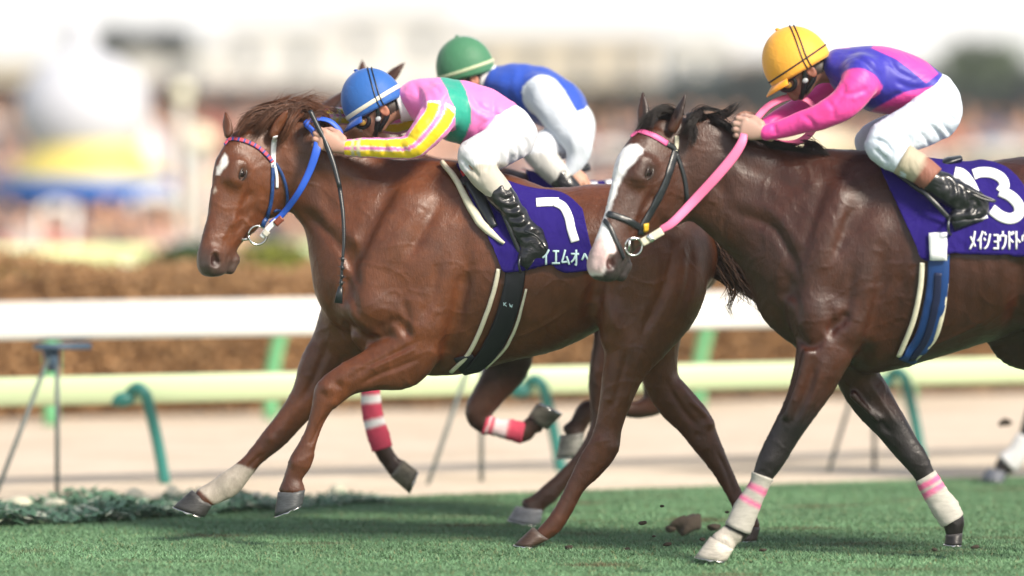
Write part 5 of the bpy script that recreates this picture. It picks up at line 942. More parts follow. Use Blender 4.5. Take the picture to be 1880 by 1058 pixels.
# bits
MAT['steelb'] = mat('bit_steel', (.62, .63, .62), .2, metal=1)
p1, n1 = on_surf(bv1, 466, 436, .02, -.08); c1 = P(473, 432, p1[1] - .012); ring(c1, .040, .0045, (.25, -1, 0), MAT['steelb'], 'bit_ring', horse1)
V, Fs = tube([P(437, 441, p1[1] + .0), P(456, 439, p1[1] - .012)], .006, 8, 2); mk('bit', V, Fs, MAT['steelb'], horse1)
v, ff = ribbon([c1 + (.02, -.004, .035), c1 + (.03, -.004, .06), P(490, 402, p1[1] - .01)], [(.1, -1, 0)] * 3, .020, .006, 0); mk('cheek_loop', v, ff, BL, horse1)
p2, n2 = on_surf(bv2, 1166, 440, .02, Y2 - .1); c2 = P(1163, 453, p2[1] - .012); ring(c2, .036, .0045, (.3, -1, 0), MAT['steelb'], 'bit_ring', horse2)
V, Fs = tube([P(1156, 440, p2[1] - .02), P(1154, 462, p2[1] - .02)], .006, 8, 2); mk('bit', V, Fs, MAT['steelb'], horse2); V, Fs = tube([P(1155, 440, p2[1] - .02), P(1176, 438, p2[1] - .02)], .005, 8, 2); mk('bit_bar', V, Fs, MAT['steelb'], horse2)
# reins: separate pieces of tack held by the hands
blue = mat('blue_rein', (.02, .10, .58), .5, bump=.3, bscale=250); pinkr = mat('pink_rein', (.85, .18, .36), .5, bump=.3, bscale=250)
def rein(name, pts, Ys, wd, m_, parent, nrm=(0, -1, 0), thk=.006, sub=6):
    C = catmull([P(x, y, Y) for (x, y), Y in zip(pts, Ys)], sub); v, ff = ribbon(C, np.tile(np.array(nrm, float), (len(C), 1)), wd, thk, 0); return mk(name, v, ff, m_, parent)
r1 = empty('reins', c1, 'blue reins running from the leading horse\'s bit to its rider\'s hands', 'reins')
y1 = p1[1] - .02; rein('rein', [(497, 412), (520, 392), (548, 354), (568, 315), (580, 280), (584, 258)], [y1, y1, -.15, -.16, -.165, -.15], [.026, .026, .028, .032, .036, .034], blue, r1)
rein('rein_end', [(480, 436), (492, 420), (508, 405)], [y1 - .005] * 3, .024, WL, r1); rein('keeper', [(505, 412), (518, 400)], [y1 - .010] * 2, .028, mat('brown_keeper', (.18, .04, .02), .5), r1); rein('keeper', [(485, 432), (492, 424)], [y1 - .010] * 2, .028, mat('grey_keeper', (.5, .48, .42), .5), r1)
rein('rein', [(584, 258), (574, 240), (562, 226), (580, 218), (605, 222), (622, 238), (626, 255)], [-.13, -.12, -.10, -.08, -.08, -.08, -.08], .026, blue, r1, (0, -.7, .7))
rein('rein', [(400, 440), (440, 400), (520, 330), (575, 250), (590, 226)], [.12, .14, .14, .10, .07], .026, blue, r1)
r2 = empty('reins', c2, 'pink reins looping between the blazed horse\'s bit and its rider\'s hands', 'reins'); y2 = p2[1] - .02
rein('rein', [(1214, 422), (1236, 408), (1275, 368), (1315, 325), (1346, 288), (1362, 262), (1366, 246)], [y2, y2, Y2 - .16, Y2 - .17, Y2 - .17, Y2 - .165, Y2 - .15], [.030, .036, .040, .042, .042, .038, .03], pinkr, r2)
rein('rein_end', [(1178, 446), (1196, 436), (1216, 424)], [y2 - .004] * 3, .034, MAT['ivory'], r2); rein('buckle', [(1192, 440), (1197, 435)], [y2 - .010] * 2, .036, MAT['steelb'], r2, thk=.004)
rein('rein', [(1368, 246), (1386, 222), (1412, 194), (1450, 178), (1482, 184), (1498, 206), (1492, 238), (1466, 260), (1430, 262), (1396, 248)], [Y2 - .06, Y2 - .04, Y2 - .02, Y2, Y2, Y2, Y2, Y2 + .01, Y2 + .02, Y2 + .03], .030, pinkr, r2, (.3, -.8, .5))
rein('rein', [(1118, 446), (1160, 400), (1250, 330), (1340, 262), (1372, 236)], [Y2 + .10, Y2 + .13, Y2 + .13, Y2 + .10, Y2 + .05], .030, pinkr, r2)
# riding crop in the first rider's hand
cr = empty('riding_crop', P(600, 270, -.13), 'black braided riding crop hanging from the pink rider\'s hand', 'whip')
Vc, Fc = tube([P(569, 203, -.15), P(583, 232, -.155), P(598, 262, -.16), P(612, 300, -.18), P(624, 345, -.20)], [.010, .011, .0125, .011, .010], 10, 5); mk('handle', Vc, Fc, MAT['leather'], cr)
Vc, Fc = tube([P(624, 345, -.20), P(630, 400, -.235), P(631, 450, -.26), P(628, 490, -.265), P(625, 530, -.265)], [.010, .0085, .007, .006, .0055], 8, 6); Vc += np.sin(Vc[:, 2:3] * 320) * .0008; mk('shaft', Vc, Fc, MAT['leather'], cr)
v, ff = ribbon([P(625, 526, -.267), P(623, 540, -.267), P(621, 557, -.267)], [(0, -1, 0)] * 3, [.018, .028, .036], .006, 0); mk('flap', v, ff, MAT['leather'], cr)
for i, y in enumerate((476, 492, 508, 520)):
    m_ = MB()
    m_.add(*tube([P(629 - i * .8, y - 4, -.265), P(629 - i * .8, y + 4, -.265)], .0075, 8, 1))
    for a in range(5): t = a * 1.26 + i; b_ = P(629 - i * .8, y, -.265); m_.add(*tube([b_, b_ + (math.cos(t) * .022, math.sin(t) * .02, .008 * math.sin(a))], [.0022, .0008], 5, 1))
    m_.build('tassel', MAT['leather'], cr)

# ---------------------------------------------------------------- the place: ground, rails, hedge, infield
TX, TY = math.cos(R(26.57)), math.sin(R(26.57))          # direction of the track
def track(u, off, z=0.0):
    """point u metres along the track line that passes at camera distance `off` straight ahead"""
    return np.array((TX * u, off - D + TY * u, z))
def edge(px, off, k=.5):                                # where the line s = off + k X crosses a photo column
    t = (px - CX) / F; s = off / (1 - k * t); return t * s, s
def gz(x, s):                                            # terrain height: the infield lies lower, a spectators' bank rises behind
    d = s - .5 * x
    return -.95 * np.clip((d - 38) / 8, 0, 1) ** 1 * 1.0
def sheet(name, fn, us, ds, mat_, zoff=0.):
    V = []; n = len(us)
    for d in ds:
        for u in us: V.append(fn(u, d))
    Q = np.array([(i * n + j, i * n + j + 1, (i + 1) * n + j + 1, (i + 1) * n + j) for i in range(len(ds) - 1) for j in range(n - 1)])
    return tag(mk(name, V, Q, mat_), kind='structure')
def tp(u, d, z):   # u along the track, d = distance of the line straight ahead of the camera
    return (TX * u, d - D + TY * u, z)
G0 = 24.35         # grass / sand border
def gmat(name, c1, c2, sc, c3=None, bump=.3, bsc=30, rough=.9, stretch=(1, 1, 1)):
    m = mat(name, c1, rough, bump=bump, bscale=bsc, stretch=stretch); n = m.node_tree.nodes; l = m.node_tree.links; b = n["Principled BSDF"]
    tc = n.new("ShaderNodeTexCoord"); mp = n.new("ShaderNodeMapping"); mp.inputs['Scale'].default_value = stretch; l.new(tc.outputs['Object'], mp.inputs[0])
    nz = n.new("ShaderNodeTexNoise"); nz.inputs['Scale'].default_value = sc; nz.inputs['Detail'].default_value = 8; l.new(mp.outputs[0], nz.inputs[0])
    r = n.new("ShaderNodeValToRGB"); r.color_ramp.elements[0].position = .35; r.color_ramp.elements[1].position = .65; r.color_ramp.elements[0].color = (*c1, 1); r.color_ramp.elements[1].color = (*c2, 1)
    if c3: e = r.color_ramp.elements.new(.5); e.color = (*c3, 1)
    l.new(nz.outputs[0], r.inputs[0]); l.new(r.outputs[0], b.inputs['Base Color']); b.inputs['Specular IOR Level'].default_value = .2
    return m
us = np.linspace(-60, 60, 25)
sheet('turf', lambda u, d: tp(u, d, 0), us, [1, 10, 20, G0], gmat('turf_soil', (.085, .165, .080), (.11, .20, .10), 3))
sheet('dirt_track', lambda u, d: tp(u, d, -.006 if d < G0 + .3 else -.012), us, [G0 - .4, G0 + .4, 33.5, 40], gmat('sand', (.54, .45, .35), (.64, .55, .45), 1.2, bump=.5, bsc=8))
def infz(d): return float(np.interp(d, [38, 40, 47, 82, 96, 104, 130, 210], [-.02, -.03, -.55, -.55, 1.15, 1.4, 1.4, .8]))
sheet('infield_ground', lambda u, d: tp(u * (1 if d < 150 else 3), d, infz(d)), np.linspace(-90, 90, 31), [39, 40, 43, 47, 60, 82, 89, 96, 104, 130, 170, 210], gmat('infield_grass', (.20, .21, .07), (.28, .27, .12), .3))
# turf blades: one sheet of short grass
def grass():
    n = 260000; s = rng.uniform(17.6, 25.6, n) ** 1.0; t = rng.uniform(-.113, .113, n); X = t * s; keep = (s < G0 + .5 * X + rng.normal(0, .05, n)); X, s = X[keep], s[keep]; n = len(X)
    h_ = rng.uniform(.006, .016, n); a = rng.uniform(0, 2 * np.pi, n); ln = rng.normal(0, .012, (n, 2)); w_ = rng.uniform(.0018, .004, n)
    dx, dy = np.cos(a) * w_, np.sin(a) * w_; Y = s - D
    V = np.stack([np.stack((X - dx, Y - dy, np.full(n, -.002)), 1), np.stack((X + dx, Y + dy, np.full(n, -.002)), 1), np.stack((X + ln[:, 0], Y + ln[:, 1], h_), 1)], 1).reshape(-1, 3)
    Q = np.arange(3 * n).reshape(-1, 3)
    pat = noise3(np.stack((X * .6, Y * 2, 0 * X), 1), 3.5, 9)[:, None] * .7 + noise3(np.stack((X * .7, Y * 3, 0 * X), 1), 12, 10)[:, None] * .6
    c = np.array((.128, .245, .130)) * (1 + .5 * pat) * rng.uniform(.92, 1.1, (n, 1)); dry = rng.random(n) < .06; c[dry] = (.19, .20, .10)
    worn = np.clip(noise3(np.stack((X, Y * 1.6, 0 * X), 1), 7, 21) * 2.2 - .75, 0, 1)[:, None]; c = c * (1 - worn) + np.array((.12, .11, .06)) * worn; c = np.clip(c, .01, 1); o = mk('grass', V, Q, mat('grass_blades', None, .55, spec=.3), None, np.repeat(c, 3, 0), smooth=False)
    tag(o, 'short green turf growing over the race track', 'grass', kind='stuff')
grass()
# ground-cover plants along the border of turf and sand, lower left
def border_plants():
    n = 10500; V = []; cc = []; 
    for i in range(n):
        px = rng.uniform(-420, 720) ; k = min(1, max(0, (720 - px) / 520)); s0 = edge(px, G0 - .15)[1]
        s = s0 + rng.uniform(-1.0, .35) * (.25 + .75 * k); X = (px - CX) / F * s; hh = (.065 * k ** .6 + .015) * rng.uniform(.3, 1.0) * (.65 + .35 * math.sin(X * 9 + s * 3))
        a = rng.uniform(0, 6.28); L = rng.uniform(.03, .065) * (.45 + .55 * k); w_ = L * .5; d = np.array((math.cos(a), math.sin(a), 0)); d = d * (1.5, 1, 1); e_ = np.array((-d[1], d[0], 0)); c0 = np.array((X, s - D, hh))
        up = np.array((0, 0, rng.uniform(-.5, .6) * L))
        V += [c0 - d * L * .5, c0 + e_ * w_ * .5 + up * .3, c0 + d * L * .5 + up, c0 - e_ * w_ * .5 + up * .3]
        pale = rng.random() < (.03 if hh > .05 else .12)
        cc += [((.62, .66, .50) if pale else np.array((.12, .25, .15)) * rng.uniform(.75, 1.25))] * 4
    o = mk('border_plants', V, np.arange(4 * n).reshape(-1, 4), mat('leaf', None, .5, spec=.4), None, np.array(cc), smooth=False)
    tag(o, 'low leafy green ground cover with pale patches between turf and sand', 'ground cover', kind='stuff')
    # clipped turf clods and pale stones in it
border_plants()
stone_m = mat('pale_stone', (.62, .60, .46), .9, bump=.5, bscale=20)
for i, (px, py, sx) in enumerate([(35, 932, 48), (105, 936, 44), (158, 926, 36), (248, 916, 34), (316, 912, 26), (430, 916, 30), (470, 924, 26), (620, 908, 28)]):
    s = 1.6 * F / (py + 4 - HY); c = np.array(((px - CX) / F * s, s - D, .018)); V, Fs = ellipsoid(c, (sx / 2 * s / F * 1.15, .07, .046), nu=14, nv=8); V += noise3(V, 60, i)[:, None] * .006
    tag(mk('stone', V, Fs, stone_m), ['pale flat stone at the far left of the turf border', 'second pale flat stone from the left along the border', 'third pale flat stone from the left along the border', 'pale stone below the first teal rail post', 'small pale stone left of the white-socked hoof', 'small pale stone right of the white-socked hoof', 'pale stone under the leading hooves', 'last pale stone at the right end of the border plants'][i], 'stone', 'pale stones along the turf border')
# kicked-up clods
soil = mat('soil', (.035, .026, .018), .95, bump=.8, bscale=40)
for i, (px, py, r_, Y, lb) in enumerate([(1262, 962, .045, -1.6, 'large dark clod of turf kicked up between the two bay legs'), (1310, 968, .02, -1.5, 'small clod of soil right of the large flying clod'), (1232, 970, .018, -1.6, 'small clod of soil left of the large flying clod'), (1846, 776, .022, 3.2, 'dark clod of soil near the right edge above the sand')]):
    V, Fs = ellipsoid(P(px, py, Y), (r_ * 1.4, r_, r_ * .8), nu=18, nv=12); V += noise3(V, 80, i)[:, None] * r_ * .5
    tag(mk('turf_clod', V, Fs, soil), lb, 'clod', 'clods kicked up by the hooves')
for i in range(16):
    px, py = [(1200, 985), (1225, 1000), (1290, 990), (1335, 940), (1150, 1010), (1010, 1012), (960, 1020), (1045, 1004), (1400, 1010), (1430, 1035), (1375, 1045), (1790, 1005), (1715, 1010), (1215, 930), (1180, 960), (1300, 1020)][i]; r_ = .006 + .007 * ((i * 37) % 10) / 10
    V, Fs = ellipsoid(P(px, py, -1.0 if px > 1300 else -.3), (r_ * 1.5, r_, r_ * .8), nu=10, nv=7); V += noise3(V, 130, i)[:, None] * r_ * .6; tag(mk('turf_clod', V, Fs, soil), 'small crumb of soil thrown up round the galloping hooves', 'clod', 'crumbs of soil thrown up by the hooves')
# rails -------------------------------------------------
whitem = mat('rail_white', (.80, .80, .78), .4); cream = mat('rail_cream', (.56, .68, .42), .45); gray = mat('rail_leg', (.09, .12, .12), .5); teal = mat('teal_paint', (.02, .17, .15), .4); lgreen = mat('light_green_paint', (.13, .42, .20), .5); navy = mat('rail_bracket', (.05, .09, .14), .5)
def railbar(name, off, z0, z1, k, x0, x1, depth, m, parent, lip=True):
    a, sa = edge(x0, off, k); b, sb = edge(x1, off, k); p, q = np.array((a, sa - D, 0)), np.array((b, sb - D, 0)); d = unit(q - p); nn = np.array((-d[1], d[0], 0)); h_ = z1 - z0; zc = (z0 + z1) / 2
    prof = [(math.copysign(abs(math.cos(t)) ** .55, math.cos(t)) * depth / 2, math.copysign(abs(math.sin(t)) ** .7, math.sin(t)) * h_ / 2) for t in np.linspace(0, 2 * np.pi, 20, endpoint=False)]
    V = []; 
    for e_ in (p, q):
        for u, v in prof: V.append(e_ + nn * u + np.array((0, 0, zc + v)))
    n = 20; Fs = [(j, (j + 1) % n, n + (j + 1) % n, n + j) for j in range(n)] + [tuple(range(n))[::-1], tuple(range(n, 2 * n))]
    return mk(name, V, Fs, m, parent)
def at(px, off, k): x, s = edge(px, off, k); return np.array((x, s - D, 0))
WO, WK = 25.5, .5
rw = empty('running_rail', at(940, WO, WK), 'long white running rail on thin grey legs along the turf', 'rail')
railbar('rail', WO, .755, .908, WK, -1200, 3000, .12, whitem, rw)
for px in (-680, 104, 884, 1606, 2330):
    b_ = at(px, WO, WK); m_ = MB(); m_.add(*tube([b_ + (0, .03, -.02), b_ + (0, .03, .74)], .012, 10, 1)); m_.add(*tube([b_ + (-.30 * .9, -.35, 0), b_ + (-.02, 0, .72)], .011, 10, 1))
    lg = m_.build('leg', gray, rw); c_ = MB(); c_.add(*box(b_ + (.03, -.02, .725), (.28, .07, .03), R(26))); c_.add(*tube([b_ + (-.02, 0, .60), b_ + (-.03, 0, .73)], [.02, .05], 10, 1)); c_.build('bracket', navy, rw)
CO, CK = 26.3, .5
rc = empty('lower_rail', at(940, CO, CK), 'low cream rail held by curved teal posts beside the sand', 'rail')
railbar('rail', CO, .395, .545, CK, -1200, 3000, .09, cream, rc)
x_, s_ = edge(940, CO, CK)
for px in (-420, 304, 1030, 1692, 2380):
    b_ = at(px, CO - .12, CK); b_[2] = -.02
    V, Fs = tube([b_ + (.0, -.02, 0), b_ + (-.035, -.03, .2), b_ + (-.085, -.05, .42), b_ + (-.105, -.06, .475), b_ + (-.14, -.05, .50), b_ + (-.18, -.02, .475), b_ + (-.215, .0, .445)], .030, 12, 6); mk('post', V, Fs, teal, rc)
    V, Fs = ellipsoid(b_ + (-.225, -.03, .44), (.07, .04, .04)); mk('clamp', V, Fs, teal, rc)
FO, FK = 32.6, .55
rf = empty('far_rail', at(940, FO, FK), 'far rail on light green slanted posts in front of the brown hedge', 'rail')
railbar('rail', FO, .66, .76, FK, -1200, 3000, .08, whitem, rf)
for px in (-310, 92, 497, 888, 1282, 1668):
    b_ = at(px, FO, FK); V, Fs = tube([b_ + (0, 0, -.02), b_ + (.01, 0, .30), b_ + (.10 * (1 if px != 92 else 0.05), -.03, .68)], .046, 12, 4); mk('post', V, Fs, lgreen, rf)
# brown clipped hedge
def hedge(off, k, x0, x1, z, dep, cols, n, label, name='hedge', zb=0., sz=(.03, .07)):
    a, sa = edge(x0, off, k); b, sb = edge(x1, off, k); p, q = np.array((a, sa - D, 0)), np.array((b, sb - D, 0)); L = np.linalg.norm(q - p); d = (q - p) / L; nn = np.array((-d[1], d[0], 0))
    root = empty(name, p + (0, 0, zb), label, 'hedge')
    m_ = MB(); hh = z - zb; m_.add(*box((p + q) / 2 + nn * dep / 2 + (0, 0, zb + hh * .47), (L, dep * .85, hh * .93), math.atan2(d[1], d[0])), (.20, .11, .05)); m_.build('stems', MAT['core'], root, True, smooth=False)
    u = rng.uniform(0, L, n); wv = rng.random(n); side = rng.random(n) < .78; zz = np.where(side, rng.uniform(0, 1, n), 1.0) * hh; dd = np.where(side, rng.normal(0, .04, n), rng.uniform(0, dep, n))
    bump_ = .05 * np.sin(u * 1.7) + .04 * np.sin(u * 4.1 + 1); zz = zz + np.where(zz > hh * .8, bump_, 0) + rng.normal(0, .025, n)
    c0 = p + d * u[:, None] + nn * dd[:, None]; c0[:, 2] = zb + np.clip(zz, 0, None); s_ = rng.uniform(*sz, n)[:, None]
    e1 = rng.normal(size=(n, 3)); e1 /= np.linalg.norm(e1, axis=1)[:, None]; e2 = np.cross(e1, rng.normal(size=(n, 3))); e2 /= np.linalg.norm(e2, axis=1)[:, None]
    V = np.stack((c0 - e1 * s_ * .5, c0 + e2 * s_ * .35, c0 + e1 * s_ * .5, c0 - e2 * s_ * .35), 1).reshape(-1, 3)
    ci = np.array(cols)[rng.integers(0, len(cols), n)] * rng.uniform(.8, 1.2, (n, 1)); pt = noise3(c0, 2.5, 3)[:, None]; ci = ci * (1 + .3 * pt)
    mk('leaves', V, np.arange(4 * n).reshape(-1, 4), MAT['leafy'], root, np.repeat(np.clip(ci, .01, 1), 4, 0), smooth=False); return root
MAT['core'] = mat('hedge_core', None, .95); MAT['leafy'] = mat('leaves', None, .7, spec=.2)
hedge(33.6, .55, -1300, 3000, .95, 1.2, [(.36, .21, .10), (.33, .19, .09), (.39, .24, .12), (.28, .17, .085)], 60000, 'long brown autumn hedge clipped level behind the rails')
# ---------------------------------------------------------------- far background (all well beyond the depth of field)
def W(px, py, s): return P(px, py, s - D)
BGM = lambda n, c, r=.8, **k: mat(n, c, r, **k)
# pale green infield rail
pg = mat('pale_green_board', (.62, .68, .36), .6)
ir = empty('infield_rail', W(140, 500, 46), 'pale green board fence behind the brown hedge at the left', 'fence')
a_, b_ = W(-300, 470, 45), W(292, 470, 46); m_ = MB(); c_ = (a_ + b_) / 2; m_.add(*box(c_, (np.linalg.norm(b_ - a_), .06, .17), math.atan2(b_[1] - a_[1], b_[0] - a_[0]))); m_.build('board', pg, ir)
for i in range(6):
    q = a_ + (b_ - a_) * (i + .5) / 6; V, Fs = tube([(q[0], q[1] + .06, -.97), (q[0], q[1] + .06, q[2] + .05)], .05, 8, 1); mk('post', V, Fs, whitem, ir)
ir2 = empty('infield_rail', W(620, 500, 47), 'pale board fence behind the hedge between the leading horse\'s nose and chest', 'fence')
a_, b_ = W(498, 475, 47), W(1500, 460, 52); m_ = MB(); c_ = (a_ + b_) / 2; m_.add(*box(c_, (np.linalg.norm(b_ - a_), .06, .30), math.atan2(b_[1] - a_[1], b_[0] - a_[0]))); m_.build('board', cream, ir2)
for i in range(7):
    q = a_ + (b_ - a_) * (i + .5) / 7; V, Fs = tube([(q[0], q[1] + .06, -.97), (q[0], q[1] + .06, q[2] + .05)], .05, 8, 1); mk('post', V, Fs, whitem, ir2)
def leafcloud(c, r, n, col, sz, seed, flat=1.0):
    rr = np.random.default_rng(seed); cl = rr.normal(size=(14, 3)); cl /= np.linalg.norm(cl, axis=1)[:, None]; cl *= rr.uniform(.3, .75, (14, 1)); cl[:, 2] *= .8
    k = rr.integers(0, 14, n); o = rr.normal(size=(n, 3)) * .25; p = (cl[k] + o) * np.asarray(r) + np.asarray(c)
    s_ = rr.uniform(.6, 1.4, (n, 1)) * sz; e1 = rr.normal(size=(n, 3)); e1 /= np.linalg.norm(e1, axis=1)[:, None]; e2 = np.cross(e1, rr.normal(size=(n, 3))); e2 /= np.linalg.norm(e2, axis=1)[:, None]
    V = np.stack((p - e1 * s_ * .5, p + e2 * s_ * .35, p + e1 * s_ * .5, p - e2 * s_ * .35), 1).reshape(-1, 3)
    ci = np.array(col) * rr.uniform(.6, 1.5, (n, 1)) * rr.uniform(.75, 1.3, (14, 1))[k]
    return V, np.arange(4 * n).reshape(-1, 4), np.repeat(np.clip(ci, .005, 1), 4, 0)
def plant(name, px, py, s, rx, rz, col, label, group, seed, zb=None, trunk=True, n=3200, cat=None):
    c = W(px, py, s); z0 = infz(s - .5 * c[0] ) if zb is None else zb; rX, rZ = rx * s / F, rz * s / F
    root = empty(name, (c[0], c[1], z0), label, cat or ('tree' if trunk else 'bush'), group)
    V, Q, cc = leafcloud(c, (rX, rX * .8, rZ), n, col, max(.10, rX * .16), seed); mk('crown' if trunk else 'foliage', V, Q, MAT['leafy'], root, cc, smooth=False)
    m_ = MB(); m_.add(*tube([(c[0], c[1], z0 - .1), (c[0] + .1 * rX, c[1], (z0 + c[2]) / 2), (c[0], c[1], c[2])], [rX * .12 + .04, rX * .05 + .02], 9, 4), (.09, .06, .04))
    for i in range(5):
        a = i * 1.3 + seed; m_.add(*tube([(c[0], c[1], c[2] - rZ * .5), (c[0] + math.cos(a) * rX * .3, c[1] + math.sin(a) * rX * .2, c[2]), (c[0] + math.cos(a) * rX * .6, c[1] + math.sin(a) * rX * .5, c[2] + rZ * .35)], [rX * .06 + .01, rX * .02], 6, 3), (.09, .06, .04))
    m_.build('trunk' if trunk else 'stems', MAT['core'], root, True)
DG, OL, GY = (.035, .08, .025), (.20, .22, .04), (.035, .05, .045)
plant('bush', 345, 482, 43, 62, 34, DG, 'dark green rounded bush under the leading horse\'s nose', None, 1, trunk=False, zb=-.5)
plant('bush', 500, 482, 44, 66, 30, OL, 'yellow-green bush right of the dark bush', None, 2, trunk=False, zb=-.6)
plant('bush', 20, 500, 43, 60, 26, OL, 'olive bush at the left edge above the brown hedge', None, 3, trunk=False, zb=-.6)
for i, (px, py, s, rx, rz, col, lb) in enumerate([(218, 75, 150, 48, 30, GY, 'left of two dark distant trees above the white inflatable'), (308, 80, 150, 48, 34, GY, 'right of two dark distant trees above the white inflatable'), (1800, 118, 140, 78, 50, (.11, .15, .09), 'tallest distant tree, at the right beyond the orange-capped rider'),
        (1700, 160, 145, 120, 34, GY, 'low dark tree left of the tallest distant tree'), (1868, 165, 145, 60, 60, GY, 'dark tree at the right edge of the picture'), (1390, 150, 145, 70, 34, GY, 'distant tree just left of the orange helmet'), (1270, 165, 145, 95, 26, GY, 'distant tree above the blazed horse\'s ears'), (1560, 165, 145, 120, 40, GY, 'distant tree hidden behind the orange-capped rider'),
        (20, 250, 110, 70, 90, (.085, .06, .045), 'brownish tree behind the left side of the inflatable'), (330, 230, 112, 60, 50, (.11, .075, .06), 'brownish tree right of the inflatable'), (430, 215, 112, 60, 34, (.11, .08, .07), 'brownish tree above the leading horse\'s ears'), (560, 210, 112, 70, 30, (.13, .08, .06), 'brownish tree left of the blue helmet')]):
    plant('tree', px, py, s, rx, rz, col, lb, 'distant trees', 20 + i)
# inflatable white figure on a yellow skirt and a blue base
inf = empty('inflatable', W(160, 470, 72), 'big white inflatable with yellow skirt and blue base among the crowd', 'inflatable'); k_ = 72 / F
wv_ = mat('white_vinyl', (.54, .56, .62), .5); yv = mat('yellow_vinyl', (.62, .52, .14), .4); bv_ = mat('blue_vinyl', (.02, .13, .50), .4)
V, Fs = ellipsoid(W(152, 205, 72), (122 * k_, 115 * k_, 112 * k_), nu=28, nv=18); mk('body', V, Fs, wv_, inf)
c_ = W(145, 100, 72); V, Fs = tube([c_ + (0, 0, -80 * k_), c_ + (0, 0, 0), c_ + (0, 0, 60 * k_), c_ + (0, 0, 78 * k_)], [36 * k_, 33 * k_, 30 * k_, 8 * k_], 20, 5); mk('neck', V, Fs, wv_, inf)
c_ = W(158, 330, 72); V, Fs = tube([c_ + (0, 0, 130 * k_), c_ + (0, 0, 60 * k_), c_ + (0, 0, 10 * k_), c_], [70 * k_, 100 * k_, 150 * k_, 150 * k_], 24, 4); mk('skirt', V, Fs, yv, inf)
c_ = W(150, 360, 72); V, Fs = tube([c_ + (0, 0, 32 * k_), c_ + (0, 0, 0), c_ + (0, 0, -25 * k_), c_ + (0, 0, -110 * k_)], [168 * k_, 172 * k_, 130 * k_, 100 * k_], 24, 3); mk('base', V, Fs, bv_, inf)
c_ = W(262, 270, 72.8); V, Fs = tube([c_ + (0, 0, -45 * k_), c_ + (0, 0, 20 * k_), c_ + (0, 0, 50 * k_)], [56 * k_, 34 * k_, 8 * k_], 20, 4); mk('side_fin', V, Fs, wv_, inf)
# tents, kiosks and lamp posts among the crowd
tentw = mat('white_canvas', (.82, .80, .76), .7); tentc = mat('cream_canvas', (.80, .72, .52), .7)
def tent(px, py, w_, h_, s, m_, lb, roof=.35):
    c = W(px, py, s); k = s / F; hw, hh = w_ * k / 2, h_ * k; g = min(infz(s - .5 * c[0]), c[2] - hh); t = empty('tent', (c[0], c[1], g), lb, 'tent', 'pale tents in the infield')
    z1 = c[2] + hh / 2; z0 = z1 - hh * roof; 
    V = [(c[0] + x * hw, c[1] + y * hw, z) for z, q in ((z0, 1), (z1, .04)) for x, y in ((-q, -q), (q, -q), (q, q), (-q, q))]; mk('roof', V, [(0, 1, 5, 4), (1, 2, 6, 5), (2, 3, 7, 6), (3, 0, 4, 7), (4, 5, 6, 7), (3, 2, 1, 0)], m_, t, smooth=False)
    b_ = MB(); b_.add(*box((c[0], c[1] + hw * .9, (z0 + c[2] - hh / 2) / 2), (hw * 1.9, .05, z0 - c[2] + hh / 2))); b_.build('back_wall', m_, t, smooth=False)
    for x, y in ((-1, -1), (1, -1), (1, 1), (-1, 1)):
        V, Fs = tube([(c[0] + x * hw * .95, c[1] + y * hw * .95, g - .05), (c[0] + x * hw * .95, c[1] + y * hw * .95, z0 + .02)], .04, 8, 1); mk('pole', V, Fs, tentw, t)
tent(290, 375, 90, 60, 68, tentw, 'white tent right of the inflatable base'); tent(105, 388, 56, 40, 62, tentw, 'small white tent in front of the blue base'); tent(1830, 288, 200, 50, 88, tentw, 'white tent at the right edge above the number cloth'); tent(1120, 285, 130, 44, 88, tentw, 'white tent left of the blazed horse\'s forehead'); tent(1500, 295, 220, 120, 86, tentc, 'cream tent seen under the orange-capped rider\'s chest')
pole_m = mat('lamp_pole', (.62, .62, .56), .5); glass_m = mat('lamp_globe', (.85, .82, .62), .3)
for px, y0, y1, s, r_, lb in ((370, 255, 470, 58, 24, 'pale round lamp on a post left of the leading horse\'s ear'), (335, 170, 440, 62, 18, 'tall pale lamp post right of the inflatable'), (228, 500, 540, 40, 20, 'low pale globe lamp above the hedge')):
    c = W(px, y0, s); root = empty('lamp_post', (c[0], c[1], -.95), lb, 'lamp post'); V, Fs = tube([(c[0], c[1], -.97), c - (0, 0, r_ * .8 * s / F)], .06, 10, 2); mk('pole', V, Fs, pole_m, root)
    V, Fs = ellipsoid(c, (r_ * s / F,) * 3); mk('globe', V, Fs, glass_m, root)
# far buildings
bm = {k: mat('facade_' + k, c, .8) for k, c in dict(cream=(.56, .50, .40), white=(.62, .61, .60), grey=(.34, .36, .40), pink=(.50, .38, .35)).items()}; win = mat('window_glass', (.10, .13, .16), .15); rfm = mat('roof_slab', (.5, .5, .5), .8)
def building(px0, px1, py, s, m_, lb, base=None):
    a, b = W(px0, py, s), W(px1, py, s); z1 = a[2]; z0 = 0. if base is None else base; w_ = b[0] - a[0]; c = ((a[0] + b[0]) / 2, a[1] + 4, (z0 + z1) / 2); root = empty('building', (c[0], c[1], z0), lb, 'building', 'pale buildings beyond the course')
    x = MB(); x.add(*box(c, (w_, 8, z1 - z0))); x.build('wall', m_, root, smooth=False); x = MB(); x.add(*box((c[0], c[1], z1 + .12), (w_ + .4, 8.4, .24))); x.build('roof', rfm, root, smooth=False)
    nw = max(2, int(w_ / 1.6)); nf = max(1, int((z1 - 1.2) / 2.2))
    for f in range(nf):
        for i in range(nw):
            xx = a[0] + w_ * (i + .5) / nw; zz = z1 - 1.0 - f * 2.2
            y = MB(); y.add(*box((xx, a[1] - .02, zz), (.7, .06, .8))); y.build('window', win, root, smooth=False)
